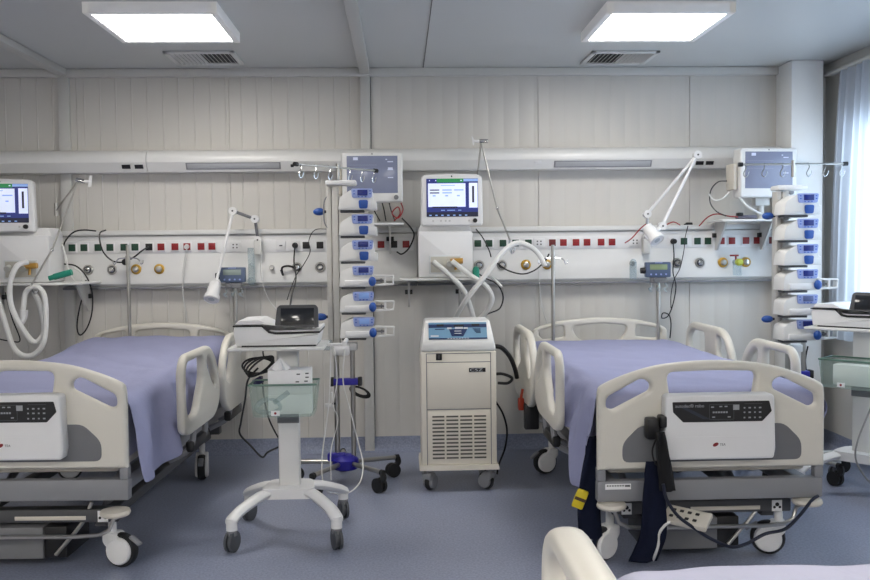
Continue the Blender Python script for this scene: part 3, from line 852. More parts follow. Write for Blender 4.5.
# jointed steel hose arms
def hose_arm(pts, base, label, joints_r=.011):
    o = Vector(base); r = thing('hose_support_arm', label, 'support arm', o, 0, 'jointed steel hose arms')
    q = [Vector(p) - o for p in pts]
    MB().cyl((0, 0, -.03), (0, 0, .05), .013).build('clamp', STEEL, r)
    for a, b_ in zip(q, q[1:]): MB().cyl(a, b_, .006, seg=10).build('arm', STEEL, r)
    for a in q[1:-1]: m = MB(); m.ball(a, joints_r); m.build('joint', CHROME, r)
    return r, q
r, q = hose_arm([P(474, 210, -.22), P(481, 142, -.30), P(497, 208, -.36), P(510, 240, -.40)], P(474, 210, -.22), 'jointed steel arm rising above the middle ventilator screen and down to its hook')
m = MB(); e = q[-1]; m.tube([e, e + Vector((.0, 0, -.03)), e + Vector((.01, 0, -.075)), e + Vector((.022, 0, -.08)), e + Vector((.03, 0, -.05))], .004, n=4)
m.tube([e, e + Vector((-.008, -.01, -.03)), e + Vector((.0, -.015, -.075)), e + Vector((.012, -.015, -.085)), e + Vector((.02, -.015, -.06))], .004, n=4); m.build('hose_hook', CHROME, r)
t_ = q[1]; m = MB(); m.cyl(t_ + Vector((-.01, 0, .005)), t_ + Vector((.045, 0, .005)), .014); m.build('elbow_joint', CHROME, r)
m = MB(); m.cyl(t_ + Vector((-.05, 0, .005)), t_ + Vector((-.012, 0, .005)), .009); m.prism([(-.05, -.025), (-.04, -.025), (-.04, .012), (-.055, .035)], .02, T(t_ + Vector((-.005, 0, .005))) @ XZ); m.build('wing_screw', WHITE, r)
r, q = hose_arm([P(56, 211, -.16), P(78, 181, -.40), P(52, 250, -.43), P(32, 284, -.48)], P(56, 211, -.16), 'jointed steel arm reaching down across the left ventilator')
t_ = q[1]; m = MB(); m.cyl(t_ + Vector((-.01, 0, .008)), t_ + Vector((.04, 0, -.004)), .015); m.build('elbow_joint', CHROME, r)
m = MB(); m.cyl(t_ + Vector((.04, 0, -.004)), t_ + Vector((.07, 0, -.006)), .009); m.prism([(-.01, -.035), (.008, -.035), (.016, .035), (0, .035)], .016, T(t_ + Vector((.072, 0, -.004))) @ XZ); m.build('wing_screw', WHITE, r)
m = MB(); e = q[-1]; m.tube([e, e + Vector((0, 0, -.04)), e + Vector((.02, -.01, -.06)), e + Vector((.04, -.01, -.04))], .0045, n=4); m.build('hose_hook', CHROME, r)

# ------------------------------------------------------------------ patient monitors
def monitor(label):
    r = thing('patient_monitor', label, 'monitor', (0, 0, 0), 0, 'patient monitors on wall arms')
    m = MB(); m.curve([round_poly([(-.192, 0), (.192, 0), (.194, .31), (.18, .318), (-.18, .318), (-.194, .31)], .015)], .10, .012); m.build('case', COOLW, r, (0, 0, 0))
    m = MB(); m.span(-.17, .17, .04, .12, .02, .29, .02); m.build('rear_case', COOLW, r)
    m = MB(); m.box((0, -.0505, .175), (.322, .004, .235), .001); m.build('screen', MONSCR, r)
    m = MB(); y = -.053
    m.box((-.105, y, .275), (.03, .001, .018))
    for z in (.255, .205, .155): m.box((.115, y, z), (.035, .001, .006))
    m.box((.115, y, .212), (.03, .001, .014)); m.box((.09, y, .27), (.01, .001, .006))
    for z in (.235, .185): m.m(1).box((-.06, y, z), (.18, .001, .0012))
    m.build('screen_marks', [mat('screen_pale', '#aeb4c8', .3, emit=.3), mat('screen_faint', '#8d93a8', .3, emit=.12)], r)
    m = MB(); m.cyl((.150, -.048, .03), (.150, -.066, .03), .0155, .0145, 20); m.build('dial', MGREY, r)
    m = MB(); m.ball((0, -.05, .305), .004); m.build('status_led', BLACK, r)
    m = MB(); m.span(-.05, .05, .03, .09, -.05, .0, .006); m.cyl((0, .06, -.05), (0, .06, -.14), .022); m.build('mount', TRIM, r)
    return r
mon = monitor('patient monitor with grey screen behind the left pump stand')
mon.location = (-.165, -.35, 1.682)
MB().span(-.225, -.196, -.02, .10, .05, .22, .01).build('module_rack', CREAM, mon)
mon2 = dup(mon, (2.385, -.35, 1.692), 5, 'patient monitor with reflective screen beside the white pillar at the right')
for x0, x1, lab, br in ((-.26, .03, 'small white shelf with cables under the left patient monitor', (-.06,)), (2.09, 2.56, 'small white shelf with cables under the right patient monitor', (2.15, 2.46))):
    wall_shelf(x0, x1, 1.552, .30, lab, br)

# ------------------------------------------------------------------ examination lamps
def lamp(label, pts, head, aim, base, arms=WHITE):
    o = Vector(base); r = thing('examination_lamp', label, 'lamp', o, 0, 'white jointed examination lamps')
    q = [Vector(p) - o for p in pts]
    m = MB(); m.box((0, .0, 0), (.05, .05, .10), .008); m.cyl((0, 0, .04), q[0], .012); m.build('wall_mount', TRIM, r)
    for i, (a, b_) in enumerate(zip(q, q[1:])): MB().cyl(a, b_, .010, seg=12).build('arm', MGREY if arms is GREY and i < 2 else WHITE, r)
    for a in q: m = MB(); m.cyl(a + Vector((0, .022, 0)), a + Vector((0, -.022, 0)), .026, seg=20); m.m(1).cyl(a + Vector((0, -.022, 0)), a + Vector((0, -.026, 0)), .006); m.build('joint', [WHITE, DGREY], r)
    h = Vector(head) - o; d = Vector(aim).normalized()
    M = T(h) @ Vector((0, 0, 1)).rotation_difference(d).to_matrix().to_4x4()
    m = MB(); m.lathe([(.012, -.08), (.036, -.07), (.040, -.02), (.040, .015), (.048, .02), (.050, .05), (.046, .055), (.044, .05)], M); m.build('lamp_head', WHITE, r)
    m = MB(); m.lathe([(.001, .04), (.040, .041), (.040, .049), (.001, .051)], M); m.build('lens', CLEAR, r)
    m = MB(); m.lathe([(.001, -.082), (.020, -.081), (.020, -.076)], M); m.m(0); m.cyl(q[-1], h, .014); m.build('head_pivot', WHITE, r)
    return r
lamp('white lamp on a bent arm over the left bed, its round head hanging low', [P(258, 240, -.11), P(255, 219, -.15), P(233, 211, -.22), P(216, 283, -.36)], P(213, 293, -.40), (-.1, -.6, -.8), P(258, 247, -.11), GREY)
lamp('white lamp with two long parallel arms above the right bed', [P(648, 236, -.12), P(647, 214, -.20), P(697, 155, -.30), P(662, 226, -.38)], P(653, 235, -.42), (.35, -.55, -.65), P(646, 246, -.11))

# ------------------------------------------------------------------ cooling unit
def cooling_unit():
    CREAM = mat('ivory_enamel', '#e0dacd', .42, var=.02)
    r = thing('cooling_unit', 'white wheeled cooling unit with blue control panel standing between the two beds', 'medical device', (.327, -.93, 0))
    yf = -.165
    m = MB(); m.span(-.214, .214, yf, .15, .155, .80, .008); m.prism(round_poly([(-.228, .125), (.228, .125), (.222, .155), (-.222, .155)], .004), .34, XZ @ T((0, 0, .008))); m.build('cabinet', CREAM, r)
    # console: sloped top
    t = bmesh.new()
    A = [(-.214, yf, .80), (.214, yf, .80), (.214, .15, .80), (-.214, .15, .80)]; B = [(-.207, yf + .005, .85), (.207, yf + .005, .85), (.207, .15, .85), (-.207, .15, .85)]
    C_ = [(-.186, yf + .085, .972), (.186, yf + .085, .972), (.186, .14, .972), (-.186, .14, .972)]
    V = [[t.verts.new(p) for p in q] for q in (A, B, C_)]
    for a, b_ in ((0, 1), (1, 2)):
        for k in range(4): t.faces.new((V[a][k], V[a][(k + 1) % 4], V[b_][(k + 1) % 4], V[b_][k]))
    t.faces.new(V[2]); t.faces.new(list(reversed(V[0])))
    bmesh.ops.recalc_face_normals(t, faces=list(t.faces))
    bmesh.ops.bevel(t, geom=[e for e in t.edges if e.calc_length() > .05], offset=.012, segments=3, affect='EDGES', profile=.5)
    m = MB(); m.merge(t); con = m.build('console', COOLW, r)
    th = math.degrees(math.atan2(.08, .122))
    M = T((0, yf + .045, .911)) @ RX(-th)
    def pl(x0, x1, z0, z1, mi, d=0): s.m(mi).box(((x0 + x1) / 2, -.0025 - d, (z0 + z1) / 2), (x1 - x0, .002, z1 - z0))
    s = MB()
    pl(-.166, .166, -.052, .056, 0); pl(-.166, .166, .022, .044, 1, .001); pl(-.166, .166, -.052, -.044, 1, .001)
    s.m(1).prism([(-.05, .012), (.055, .012), (.03, -.034), (-.035, -.034)], .002, XZ @ T((0, 0, .0045)))
    pl(-.06, -.035, .012, .022, 2, .003); pl(-.015, .03, .012, .024, 2, .003); pl(.035, .058, .012, .022, 2, .003)
    pl(-.12, -.08, .030, .044, 3, .002); pl(.08, .125, .030, .044, 3, .002); pl(-.02, .035, .028, .040, 3, .002)
    pl(-.155, -.11, -.036, -.027, 2, .002); pl(-.13, -.075, .010, .015, 1, .002)
    for i in range(4): pl(.085 + .006 * i, .13, .010 - i * .008, .014 - i * .008, 1, .002)
    for i in range(8): pl(-.06 + .016 * i, -.05 + .016 * i, -.050, -.046, 2, .002)
    pl(-.02, .02, -.005, -.001, 2, .006); pl(-.02, .02, -.02, -.016, 2, .006)
    s.bm.transform(M)
    s.build('control_panel', [STEELBLUE, DSTEEL, INK, BLACK], con)
    m = MB(); m.span(-.178, .178, yf - .004, yf + .002, .475, .735, .003); m.build('front_door', CREAM, r)
    m = MB()
    for a, b_, c, d in ((-.184, .184, .738, .742), (-.184, .184, .47, .474), (-.184, -.18, .13, .79), (.18, .184, .13, .79), (-.184, .184, .788, .792)): m.span(a, b_, yf - .0015, yf, c, d)
    m.build('seam', MGREY, r)
    m = MB(); m.span(-.128, -.094, yf - .012, yf, .728 + .025, .728 + .065, .003); m.m(1).box((-.111, yf - .013, .773), (.008, .004, .022)); m.build('power_switch', [BLACK, DGREY], r)
    # louvre
    m = MB(); m.span(-.172, .172, yf - .002, yf + .001, .165, .462, .002); m.m(1)
    for i in range(12):
        for j in range(4): m.box((-.118 + j * .079, yf - .003, .195 + i * .0215), (.068, .003, .009))
    m.build('louvre_panel', [CREAM, mat('louvre_dark', '#5b5953', .7)], r)
    m = MB(); m.box((.105, yf - .006, .695), (.094, .004, .024), .001); m.m(1).text('CSZ', .0235, T((.062, yf - .0085, .687)) @ XZ, sx=1.75); m.build('badge', [BLACK, INK], r)
    for x, y, sw in ((-.175, -.13, 60), (.17, -.13, 140), (-.175, .11, 80), (.175, .11, 100)):
        caster(r, x, y, .05, sw, GREY, GREY, .028, zt=.125, lever=False)
cooling_unit()

# ------------------------------------------------------------------ equipment carts
def make_cart(label):
    r = thing('equipment_cart', label, 'cart', (0, 0, 0), 0, 'white equipment carts')
    m = MB(); m.span(-.05, .05, -.032, .045, .22, .915, .012); m.build('column', COOLW, r)
    m = MB(); m.span(-.052, .052, -.036, -.02, .55, .605, .003); m.build('column_collar', MGREY, r)
    m = MB(); m.prism(round_poly([(-.13, -.10), (.13, -.10), (.10, .10), (-.10, .10)], .04), .05, T((0, 0, .222)))
    m.build('hub', WHITE, r)
    for s in (-1, 1):
        for ye, yb in ((-.245, -.07), (.245, .07)):
            m = MB()
            m.tube([(s * .06, yb * .7, .222), (s * .12, yb * 1.3, .217), (s * .20, ye * .72, .178), (s * .238, ye * .97, .148), (s * .24, ye, .135)], lambda t: .024 - .002 * t, seg=12, n=8, sx=1.45)
            m.cyl((s * .24, ye, .10), (s * .24, ye, .155), .026)
            lg = m.build('leg', WHITE, r)
            w = MB(); M = T((s * .24, ye, .048)) @ RZ(20 * s) @ RY(90); w.lathe([(.03, -.020), (.048, -.018), (.048, -.006), (.036, -.005), (.036, .005), (.048, .006), (.048, .018), (.03, .020)], M)
            w.m(1).cyl((s * .24, ye, .075), (s * .24, ye, .108), .024); w.build('caster', [GRUB, MGREY], lg)
    m = MB(); m.span(-.26, .19, -.17, .16, .915, .93, .006); m.span(.19, .285, -.02, .02, .917, .93, .003); m.cyl((.278, -.09, .935), (.278, .09, .935), .011); m.build('tray', COOLW, r)
    # basket
    def wallbox():
        m = MB(); x0, x1, y0, y1, z0, z1 = -.155, .155, -.215, -.037, .612, .762; th = .004
        m.prism(round_poly([(x0 + .02, z0), (x1 - .02, z0), (x1, z1), (x0, z1)], .02), th, XZ @ T((0, 0, -y0)))
        m.prism(round_poly([(x0 + .02, z0), (x1 - .02, z0), (x1, z1), (x0, z1)], .02), th, XZ @ T((0, 0, -y1)))
        m.box(((x0 + .010), (y0 + y1) / 2, (z0 + z1) / 2), (th, y1 - y0, z1 - z0), 0, RY(-6.5)); m.box(((x1 - .010), (y0 + y1) / 2, (z0 + z1) / 2), (th, y1 - y0, z1 - z0), 0, RY(6.5))
        m.box(((x0 + x1) / 2, (y0 + y1) / 2, z0 + .004), (x1 - x0 - .05, y1 - y0, th))
        return m
    bk = wallbox().build('basket', GLASSG, r)
    m = MB(); rr = [(-.155, -.215, .762), (.155, -.215, .762), (.155, -.037, .762), (-.155, -.037, .762)]
    m.tube(rr + [rr[0]], .005, smooth=False, seg=8); m.build('basket_rim', mat('green_rim', '#5f7d70', .3), bk)
    m = MB(); m.box((-.035, -.2185, .632), (.04, .002, .024)); m.m(1).cyl((-.035, -.219, .632), (-.035, -.2205, .632), .006); m.build('basket_label', [PAPER, RED], bk)
    return r
def make_device(label):
    r = thing('tabletop_ventilator', label, 'medical device', (0, 0, 0), 0, 'white tabletop units on carts')
    lo = round_poly([(-.25, .004), (.17, .004), (.182, .06), (.178, .064), (-.045, .06), (-.075, .068), (-.112, .098), (-.255, .098), (-.262, .08)], .008)
    m = MB(); m.prism(lo, .30, XZ, .008); m.build('lower_case', WHITE, r)
    up = round_poly([(-.26, .102), (-.235, .128), (-.13, .132), (-.085, .112), (-.055, .084), (.15, .084), (.19, .092), (.186, .07), (-.042, .068), (-.07, .074), (-.108, .103)], .008)
    m = MB(); m.prism(up, .29, XZ, .006); m.build('upper_lid', WHITE, r)
    bd = [(-.263, .098), (-.263, .104), (-.110, .104), (-.074, .076), (-.044, .070), (.188, .073), (.186, .064), (-.044, .060), (-.078, .066), (-.114, .097)]
    m = MB(); m.prism(bd, .304, XZ); m.build('black_band', BLACK, r)
    m = MB(); m.span(-.22, .165, -.148, .148, 0, .008); m.build('base_foot', BLACK, r)
    th = -14
    M = T((.06, -.09, .062)) @ RX(th)
    m = MB(); m.bm.free(); m.bm = bmesh.new(); m.curve([round_poly([(-.118, 0), (.115, 0), (.112, .125), (.098, .137), (-.09, .137), (-.104, .125)], .012)], .028, .006, M @ XZ)
    sc_ = m.build('screen_housing', DGREY, r)
    m = MB(); m.box((0, 0, 0), (.175, .002, .082), .0008); m.bm.transform(M @ T((.004, -.0148, .078))); m.build('screen', SCREENOFF, sc_)
    m = MB()
    for i in range(6): m.box((-.07 + i * .032, 0, 0), (.011, .002, .009), .001)
    m.bm.transform(M @ T((0, -.0152, .019))); m.build('keys', [mat('key_white', '#d8d8d8', .4)], sc_)
    return r
cart = make_cart('white four-wheeled cart with green basket standing beside the left bed')
cart.location = (-.545, -1.80, 0)
dev = make_device('white tabletop unit with tilted dark screen on the cart by the left bed')
dev.location = (-.545, -1.80, .931)
dev.scale = (.9, .9, .97)
cart2 = dup(cart, (2.53, -1.35, 0), -48, 'white cart with green basket cut off by the right edge of the photo')
dev2 = dup(dev, (2.53, -1.35, .931), -48, 'white tabletop unit with black band at the right edge beside the curtain')
# things in the baskets
r = thing('tissue_box', 'white tissue box with a tissue sticking out in the left cart basket', 'tissue box', (-.518, -1.935, .622), 3)
m = MB(); m.span(-.10, .10, -.055, .06, .09, .205, .003); m.span(-.10, .10, -.055, .06, 0, .09, .002); m.m(1)
for a, z in ((.035, .15), (.075, .152), (.08, .17), (.04, .185), (.08, .188)): m.box((a, -.0555, z), (.016, .001, .006))
m.build('carton', [PAPER, DINK], r)
t = bmesh.new(); top_ = t.verts.new((-.045, -.03, .262)); ring = []
for k in range(14):
    a = 2 * pi * k / 14; q = 1 + .25 * sin(k * 2.4)
    ring.append(t.verts.new((-.045 + .055 * q * cos(a), -.03 + .03 * q * sin(a), .206 + .006 * sin(k * 3))))
for k in range(14): t.faces.new((top_, ring[k], ring[(k + 1) % 14]))
m = MB(); m.merge(t); m.build('tissue', PAPER, r, ang=20)
m = MB(); m.tube([(-.05, 0, .03), (-.02, 0, .06), (.03, 0, .065), (.06, 0, .03), (.03, 0, .01), (-.03, 0, .008)], .012, closed=True, n=5); m.cyl((.03, 0, .05), (.10, 0, .10), .014)
tag(m.build('face_mask', CLEAR, None, (-.62, -1.985, .626)), 'clear plastic face mask lying in the left cart basket', 'mask')
m = MB(); m.box((0, 0, .06), (.20, .09, .11), .004)
tag(m.build('carton', PAPER, None, (2.437, -1.437, .620), (0, 0, radians(-48))), 'white carton standing in the basket of the right-hand cart', 'box')
# cable coil hanging from the cart
r = thing('coiled_cable', 'black cable coiled in loops hanging under the left cart tray', 'cable', P(264, 352, -1.82))
m = MB(); random.seed(5)
for i in range(4):
    a = [Vector((.075 * cos(q) * (1 - .06 * i) - .03 + .006 * i, -.012 * i + .01 * sin(q), -.065 + (.036 + .004 * i) * sin(q + .3 * i))) for q in [2 * pi * k / 10 for k in range(10)]]
    m.tube(a, .005, closed=True, n=5)
m.tube([(.05, 0, -.055), (.085, 0, -.05), (.10, 0, -.03), (.085, 0, -.075), (.03, 0, -.09)], .005, n=5)
m.tube([(0, 0, .04), (-.005, 0, 0), (.0, 0, -.03)], .004, n=4)
m.build('coil', BLACK, r)
m = MB(); m.box((-.03, -.005, -.14), (.05, .03, .035), .006, RY(-30)); m.build('clip', mat('navy_clip', '#23234e', .5), r)

# ------------------------------------------------------------------ pump stands
def make_stand(label):
    r = thing('infusion_stand', label, 'stand', (0, 0, 0), 0, 'pump stands on five legs')
    px = -.045           # main pole
    MB().cyl((px, 0, .12), (px, 0, .83), .016).build('pole', STEEL, r)
    MB().cyl((.05, 0, .12), (.05, 0, .80), .014).build('pole', STEEL, r)
    m = MB(); m.span(-.075, .095, -.025, .025, .585, .625, .008); m.build('clamp', ROYAL, r)
    MB().span(-.085, -.06, -.028, .028, .58, .63, .006).build('clamp_end', BLACK, r); MB().span(.08, .105, -.028, .028, .58, .63, .006).build('clamp_end', BLACK, r)
    m = MB(); m.lathe([(.01, .085), (.07, .088), (.078, .10), (.078, .145), (.05, .17), (.01, .175)]); m.box((-.05, -.01, .16), (.11, .05, .05), .01); m.build('hub', ROYAL, r)
    for i in range(5):
        a = radians(-48 + 72 * i); d = Vector((cos(a), sin(a), 0))
        m = MB(); m.cyl(d * .05 + Vector((0, 0, .125)), d * .335 + Vector((0, 0, .118)), .014); lg = m.build('leg', STEEL, r)
        m = MB(); m.cyl(d * .32 + Vector((0, 0, .118)), d * .345 + Vector((0, 0, .118)), .017); m.tube([d * .335 + Vector((0, 0, .115)), d * .34 + Vector((0, 0, .085)), d * .315 + Vector((0, 0, .06)), d * .30 + Vector((0, 0, .045))], .018, n=4)
        M = T(d * .305 + Vector((0, 0, .042))) @ Matrix.Rotation(a, 4, 'Z') @ RX(90)
        m.lathe([(.02, -.026), (.042, -.024), (.042, -.006), (.03, -.005), (.03, .005), (.042, .006), (.042, .024), (.02, .026)], M); m.build('caster', RUBBER, lg)
    # rack column
    m = MB(); m.span(-.088, -.058, -.035, .035, .83, 1.75, .004); m.span(-.054, -.018, -.045, .035, .80, 1.75, .004); m.build('rack_column', mat('rack_grey', '#c2c0bb', .35, metal=.2), r)
    m = MB(); m.span(-.09, .09, -.06, .06, 1.756, 1.785, .01); m.build('rack_cap', WHITE, r)
    m = MB(); m.span(-.06, .08, -.03, .03, .79, .835, .006); m.build('rack_foot', WHITE, r)
    MB().cyl((-.02, .0, 1.785), (-.02, .0, 1.885), .011).build('top_pole', STEEL, r)
    m = MB(); m.cyl((-.31, 0, 0), (.31, 0, 0), .006)
    bar = m.build('hook_bar', STEEL, r, (-.02, 0, 1.862))
    for s in (-1, 1): MB().cyl((s * .305, 0, 0), (s * .33, 0, 0), .0125).build('bar_end', BLACK, bar)
    for hx in (-.29, -.18, -.07, .09, .19, .29):
        m = MB(); m.tube([(hx, 0, .008), (hx + .004, -.008, -.02), (hx - .012, -.008, -.055), (hx + .0, -.008, -.075), (hx + .016, -.008, -.06), (hx + .02, -.008, -.04)], .003, n=4, seg=6)
        m.build('hook', CHROME, bar)
    for z in (1.605, .99):
        m = MB(); m.ball((-.13, -.01, z), (.036, .022, .022)); m.m(1).cyl((-.1, -.01, z), (-.08, -.01, z), .008); m.build('clamp_knob', [BLUE, BLACK], r)
    m = MB(); m.tube([(-.075, -.03, 1.70), (-.098, -.035, 1.66), (-.10, -.035, 1.55), (-.075, -.03, 1.50)], .004, n=5); m.build('lever', GREY, r)
    return r
def volumetric():
    r = thing('infusion_pump', '', 'pump', (0, 0, 0), 0, 'infusion pumps')
    o = round_poly([(0, 0), (.222, 0), (.222, .048), (.205, .05), (.198, .112), (.075, .116), (.01, .075)], [.004, .004, .004, .01, .008, .02, .02])
    m = MB(); m.prism(o, .15, XZ, .004); m.build('case', COOLW, r)
    m = MB(); m.curve([round_poly([(.082, .068), (.195, .068), (.202, .122), (.076, .122)], .012)], .014, .003); m.build('keypad', LBLUE, r, (0, -.075, 0))
    m = MB(); m.box((.142, -.083, .098), (.058, .004, .032), .001); m.build('display', NAVYSCR, r)
    m = MB()
    for a, z in ((.094, .108), (.094, .092), (.186, .108), (.186, .092), (.12, .075), (.14, .075), (.16, .075)): m.box((a, -.0825, z), (.009, .003, .007), .001)
    m.build('keys', mat('key_blue', '#3e62bb', .4), r)
    m = MB(); m.prism(round_poly([(.122, .006), (.170, .006), (.174, .056), (.118, .056)], .012), .012, XZ @ T((0, 0, .078)), .002); m.build('door_latch', BLUE, r)
    m = MB(); m.span(.01, .15, -.055, .03, -.014, -.001, .003); m.build('foot', DGREY, r)
    return r
def syringe():
    r = thing('syringe_pump', '', 'pump', (0, 0, 0), 0, 'syringe pumps')
    o = round_poly([(0, 0), (.195, 0), (.2, .052), (.19, .06), (.198, .112), (.07, .116), (.005, .085)], [.004, .004, .006, .01, .008, .02, .02])
    m = MB(); m.prism(o, .15, XZ, .004); m.build('case', COOLW, r)
    m = MB(); m.span(.03, .185, -.088, -.07, .004, .040, .006); m.build('syringe_tray', WHITE, r)
    m = MB(); m.curve([round_poly([(.082, .068), (.195, .068), (.202, .122), (.076, .122)], .012)], .014, .003); m.build('keypad', LBLUE, r, (0, -.075, 0))
    m = MB(); m.box((.142, -.083, .098), (.058, .004, .032), .001); m.build('display', NAVYSCR, r)
    m = MB()
    for a, z in ((.094, .108), (.094, .092), (.186, .108), (.186, .092), (.12, .075), (.14, .075), (.16, .075)): m.box((a, -.0825, z), (.009, .003, .007), .001)
    m.build('keys', mat('key_blue', '#3e62bb', .4), r)
    m = MB(); m.ball((.192, -.095, .032), (.022, .022, .028)); m.build('plunger_knob', BLUE, r)
    m = MB(); m.curve([round_poly([(.20, .002), (.315, .010), (.318, .066), (.20, .070)], .006), round_poly([(.27, .018), (.307, .019), (.309, .057), (.27, .058)], .006)[::-1], round_poly([(.208, .016), (.258, .018), (.258, .058), (.208, .060)], .004)[::-1]], .05, .003); m.build('drive_bracket', COOLW, r, (0, -.06, 0))
    m = MB(); m.cyl((.2, -.06, .036), (.262, -.06, .036), .006); m.lathe([(.012, 0), (.012, .008)], T((.238, -.06, .036)) @ RY(90)); m.build('plunger', GREY, r)
    m = MB(); m.span(.01, .15, -.055, .03, -.014, -.001, .003); m.build('foot', DGREY, r)
    return r
stand = make_stand('steel infusion stand with blue hub and six pumps, left of the cooling unit')
stand.location = (-.334, -.85, 0)
stand2 = dup(stand, (2.37, -.85, 0), 0, 'steel infusion stand carrying six pumps in front of the white pillar')
for c in kids(stand):
    if c.name.split('.')[0] == 'hook_bar': c.rotation_euler = (0, 0, radians(47))
for c in kids(stand2):
    if c.name.split('.')[0] == 'leg': c.rotation_euler = (0, 0, radians(-20))
    if c.name.split('.')[0] in ('rack_column', 'rack_cap', 'clamp_knob', 'rack_foot'): c.location = (-.045, 0, -.05)
vp, sp = volumetric(), syringe()
ORD = ['top', 'second from top', 'third from top', 'third from bottom', 'second from bottom', 'bottom']
first = {'v': True, 's': True}
for bx, side in ((-.334, 'left stand'), (2.34, 'stand by the pillar')):
    for i in range(6):
        kind = 'v' if i < 3 else 's'
        src_ = vp if kind == 'v' else sp
        lab = ('infusion pump with blue latch, %s of six on the %s' if kind == 'v' else 'syringe pump with open bracket, %s of six on the %s') % (ORD[i], side)
        zz = 1.612 - i * .1488
        loc = (bx - .016, -.85, zz) if bx < 0 else (2.212, -.973, 1.555 - i * .1455)
        if first[kind]: src_.location = loc; src_['label'] = lab; first[kind] = False; p = src_
        else: p = dup(src_, loc, 0, lab)
        if i in (4, 5) and bx < 0 or i == 4:
            for c in kids(p):
                if c.name.split('.')[0] == 'display': c.data = c.data.copy(); c.data.materials[0] = LCDLIT if bx < 0 else mat('grey_blue_lcd', '#56628f', .25)

# ------------------------------------------------------------------ straps, hand control and small things on the right bed
def strap(pts, w_, th, material, label, cat='strap', tag_=None):
    """a flat woven band following pts"""
    o = Vector(pts[0]); q = catmull([Vector(p) - o for p in pts], 8)
    t = bmesh.new(); rows = []
    for i, p in enumerate(q):
        u = i / (len(q) - 1)
        ww = w_(u) if callable(w_) else w_
        rows.append([t.verts.new(p + Vector((a * ww / 2, .010 * sin(a * 3 + u * 5) + .006 * noise.noise(Vector((a * 2, u * 6, 1))), 0))) for a in (-1, -.6, -.2, .2, .6, 1)])
    for A, B in zip(rows, rows[1:]):
        for k in range(5): t.faces.new((A[k], A[k + 1], B[k + 1], B[k]))
    bmesh.ops.recalc_face_normals(t, faces=list(t.faces))
    m = MB(); m.merge(t); ob = m.build('woven_strap', material, None, o, ang=180)
    s_ = ob.modifiers.new('thickness', 'SOLIDIFY'); s_.thickness = th; s_.offset = 0
    return tag(ob, label, cat, 'navy woven straps')
strap([P(656, 461, -2.49), P(654, 490, -2.50), P(654, 515, -2.49), P(653, 535, -2.48), P(648, 550, -2.46), P(643, 561, -2.43)], lambda u: .085 + .035 * u, .012, NAVY, 'wide navy strap hanging to the floor in front of the right bed crossbar')
strap([P(660, 432, -2.535), P(662, 450, -2.54), P(665, 470, -2.535), P(668, 491, -2.52)], lambda u: .035 + .03 * u, .010, mat('black_cloth', '#0d0d10', .85), 'short black strap hanging beside the control box of the right bed')
sy = strap([P(596, 436, -2.31), P(593, 460, -2.32), P(590, 485, -2.33), P(589, 510, -2.335), P(590, 530, -2.33), P(592, 548, -2.32)], lambda u: .075 + .03 * u, .012, NAVY, 'navy strap hanging below the sheet corner of the right bed behind its footboard')
m = MB(); m.box((0, 0, 0), (.052, .016, .085), .008, RY(22)); m.m(1).box((0, -.0085, 0), (.050, .002, .014), 0, RY(22))
tag(m.build('yellow_tag', [YELLOW, mat('tag_print', '#4b3320', .6)], None, P(580, 499, -2.36)), 'yellow tag with a dark band beside the navy strap on the right bed', 'tag')
r = thing('strap_holder', 'black holder with looped cord clipped on the footboard left of the control box', 'holder', P(655, 428, -2.46))
m = MB(); m.box((-.015, .0, 0), (.05, .06, .09), .01); m.box((.028, -.005, .03), (.03, .06, .05), .008); m.build('body', BLACK, r)
m = MB(); m.tube([(.0, -.02, -.04), (-.02, -.03, -.09), (-.01, -.04, -.14), (.015, -.04, -.14), (.028, -.03, -.09), (.02, -.02, -.04)], .004, n=5); m.build('loop', BLACK, r)
r = thing('hand_control', 'pale hand control with eight dark keys on the pedal bar of the right bed', 'remote control', P(687, 518, -2.50), -38)
m = MB(); Mt = RX(24) @ RY(4)
m.bm.free(); m.bm = bmesh.new(); m.box((0, 0, 0), (.19, .10, .026), .008); m.bm.transform(Mt); m.build('case', CREAM, r)
for i in range(4):
    for j in range(2):
        m = MB(); m.box((-.06 + i * .033, -.02 + j * .04, .0135), (.017, .015, .004), .002); m.bm.transform(Mt); m.build('key', BLACK, r)
cable('control_cable', [P(671, 521, -2.50), P(664, 526, -2.50), P(659, 534, -2.49), P(658, 545, -2.48), P(655, 555, -2.46), P(653, 560, -2.42)], .007, WCABLE, 'pale curled lead of the hand control under the right bed')
cable('power_cable', [P(663, 484, -2.55), P(667, 500, -2.555), P(678, 516, -2.56), P(694, 528, -2.56), P(706, 536, -2.555), P(720, 543, -2.54), P(733, 547, -2.53), P(748, 543, -2.52), P(765, 534, -2.52), P(785, 529, -2.51), P(800, 515, -2.49), P(812, 500, -2.44), P(818, 496, -2.42)], .007, mat('blue_black_cord', '#10162a', .5), 'dark cord sagging under the foot end of the right bed')
m = MB(); m.box((0, 0, 0), (.035, .035, .075), .008); m.cyl((0, 0, .03), (.01, .0, .09), .008)
tag(m.build('release_handle', ORANGE, None, P(521, 404, -.85)), 'small orange release handle under the head end of the right bed', 'handle')
m = MB(); m.span(-.035, .05, -.03, .03, -.10, .05, .008)
tag(m.build('bed_junction_box', BLACK, None, P(530, 412, -.9) + Vector((0, 0, 0))), 'black box under the left head end rail of the right bed', 'box')

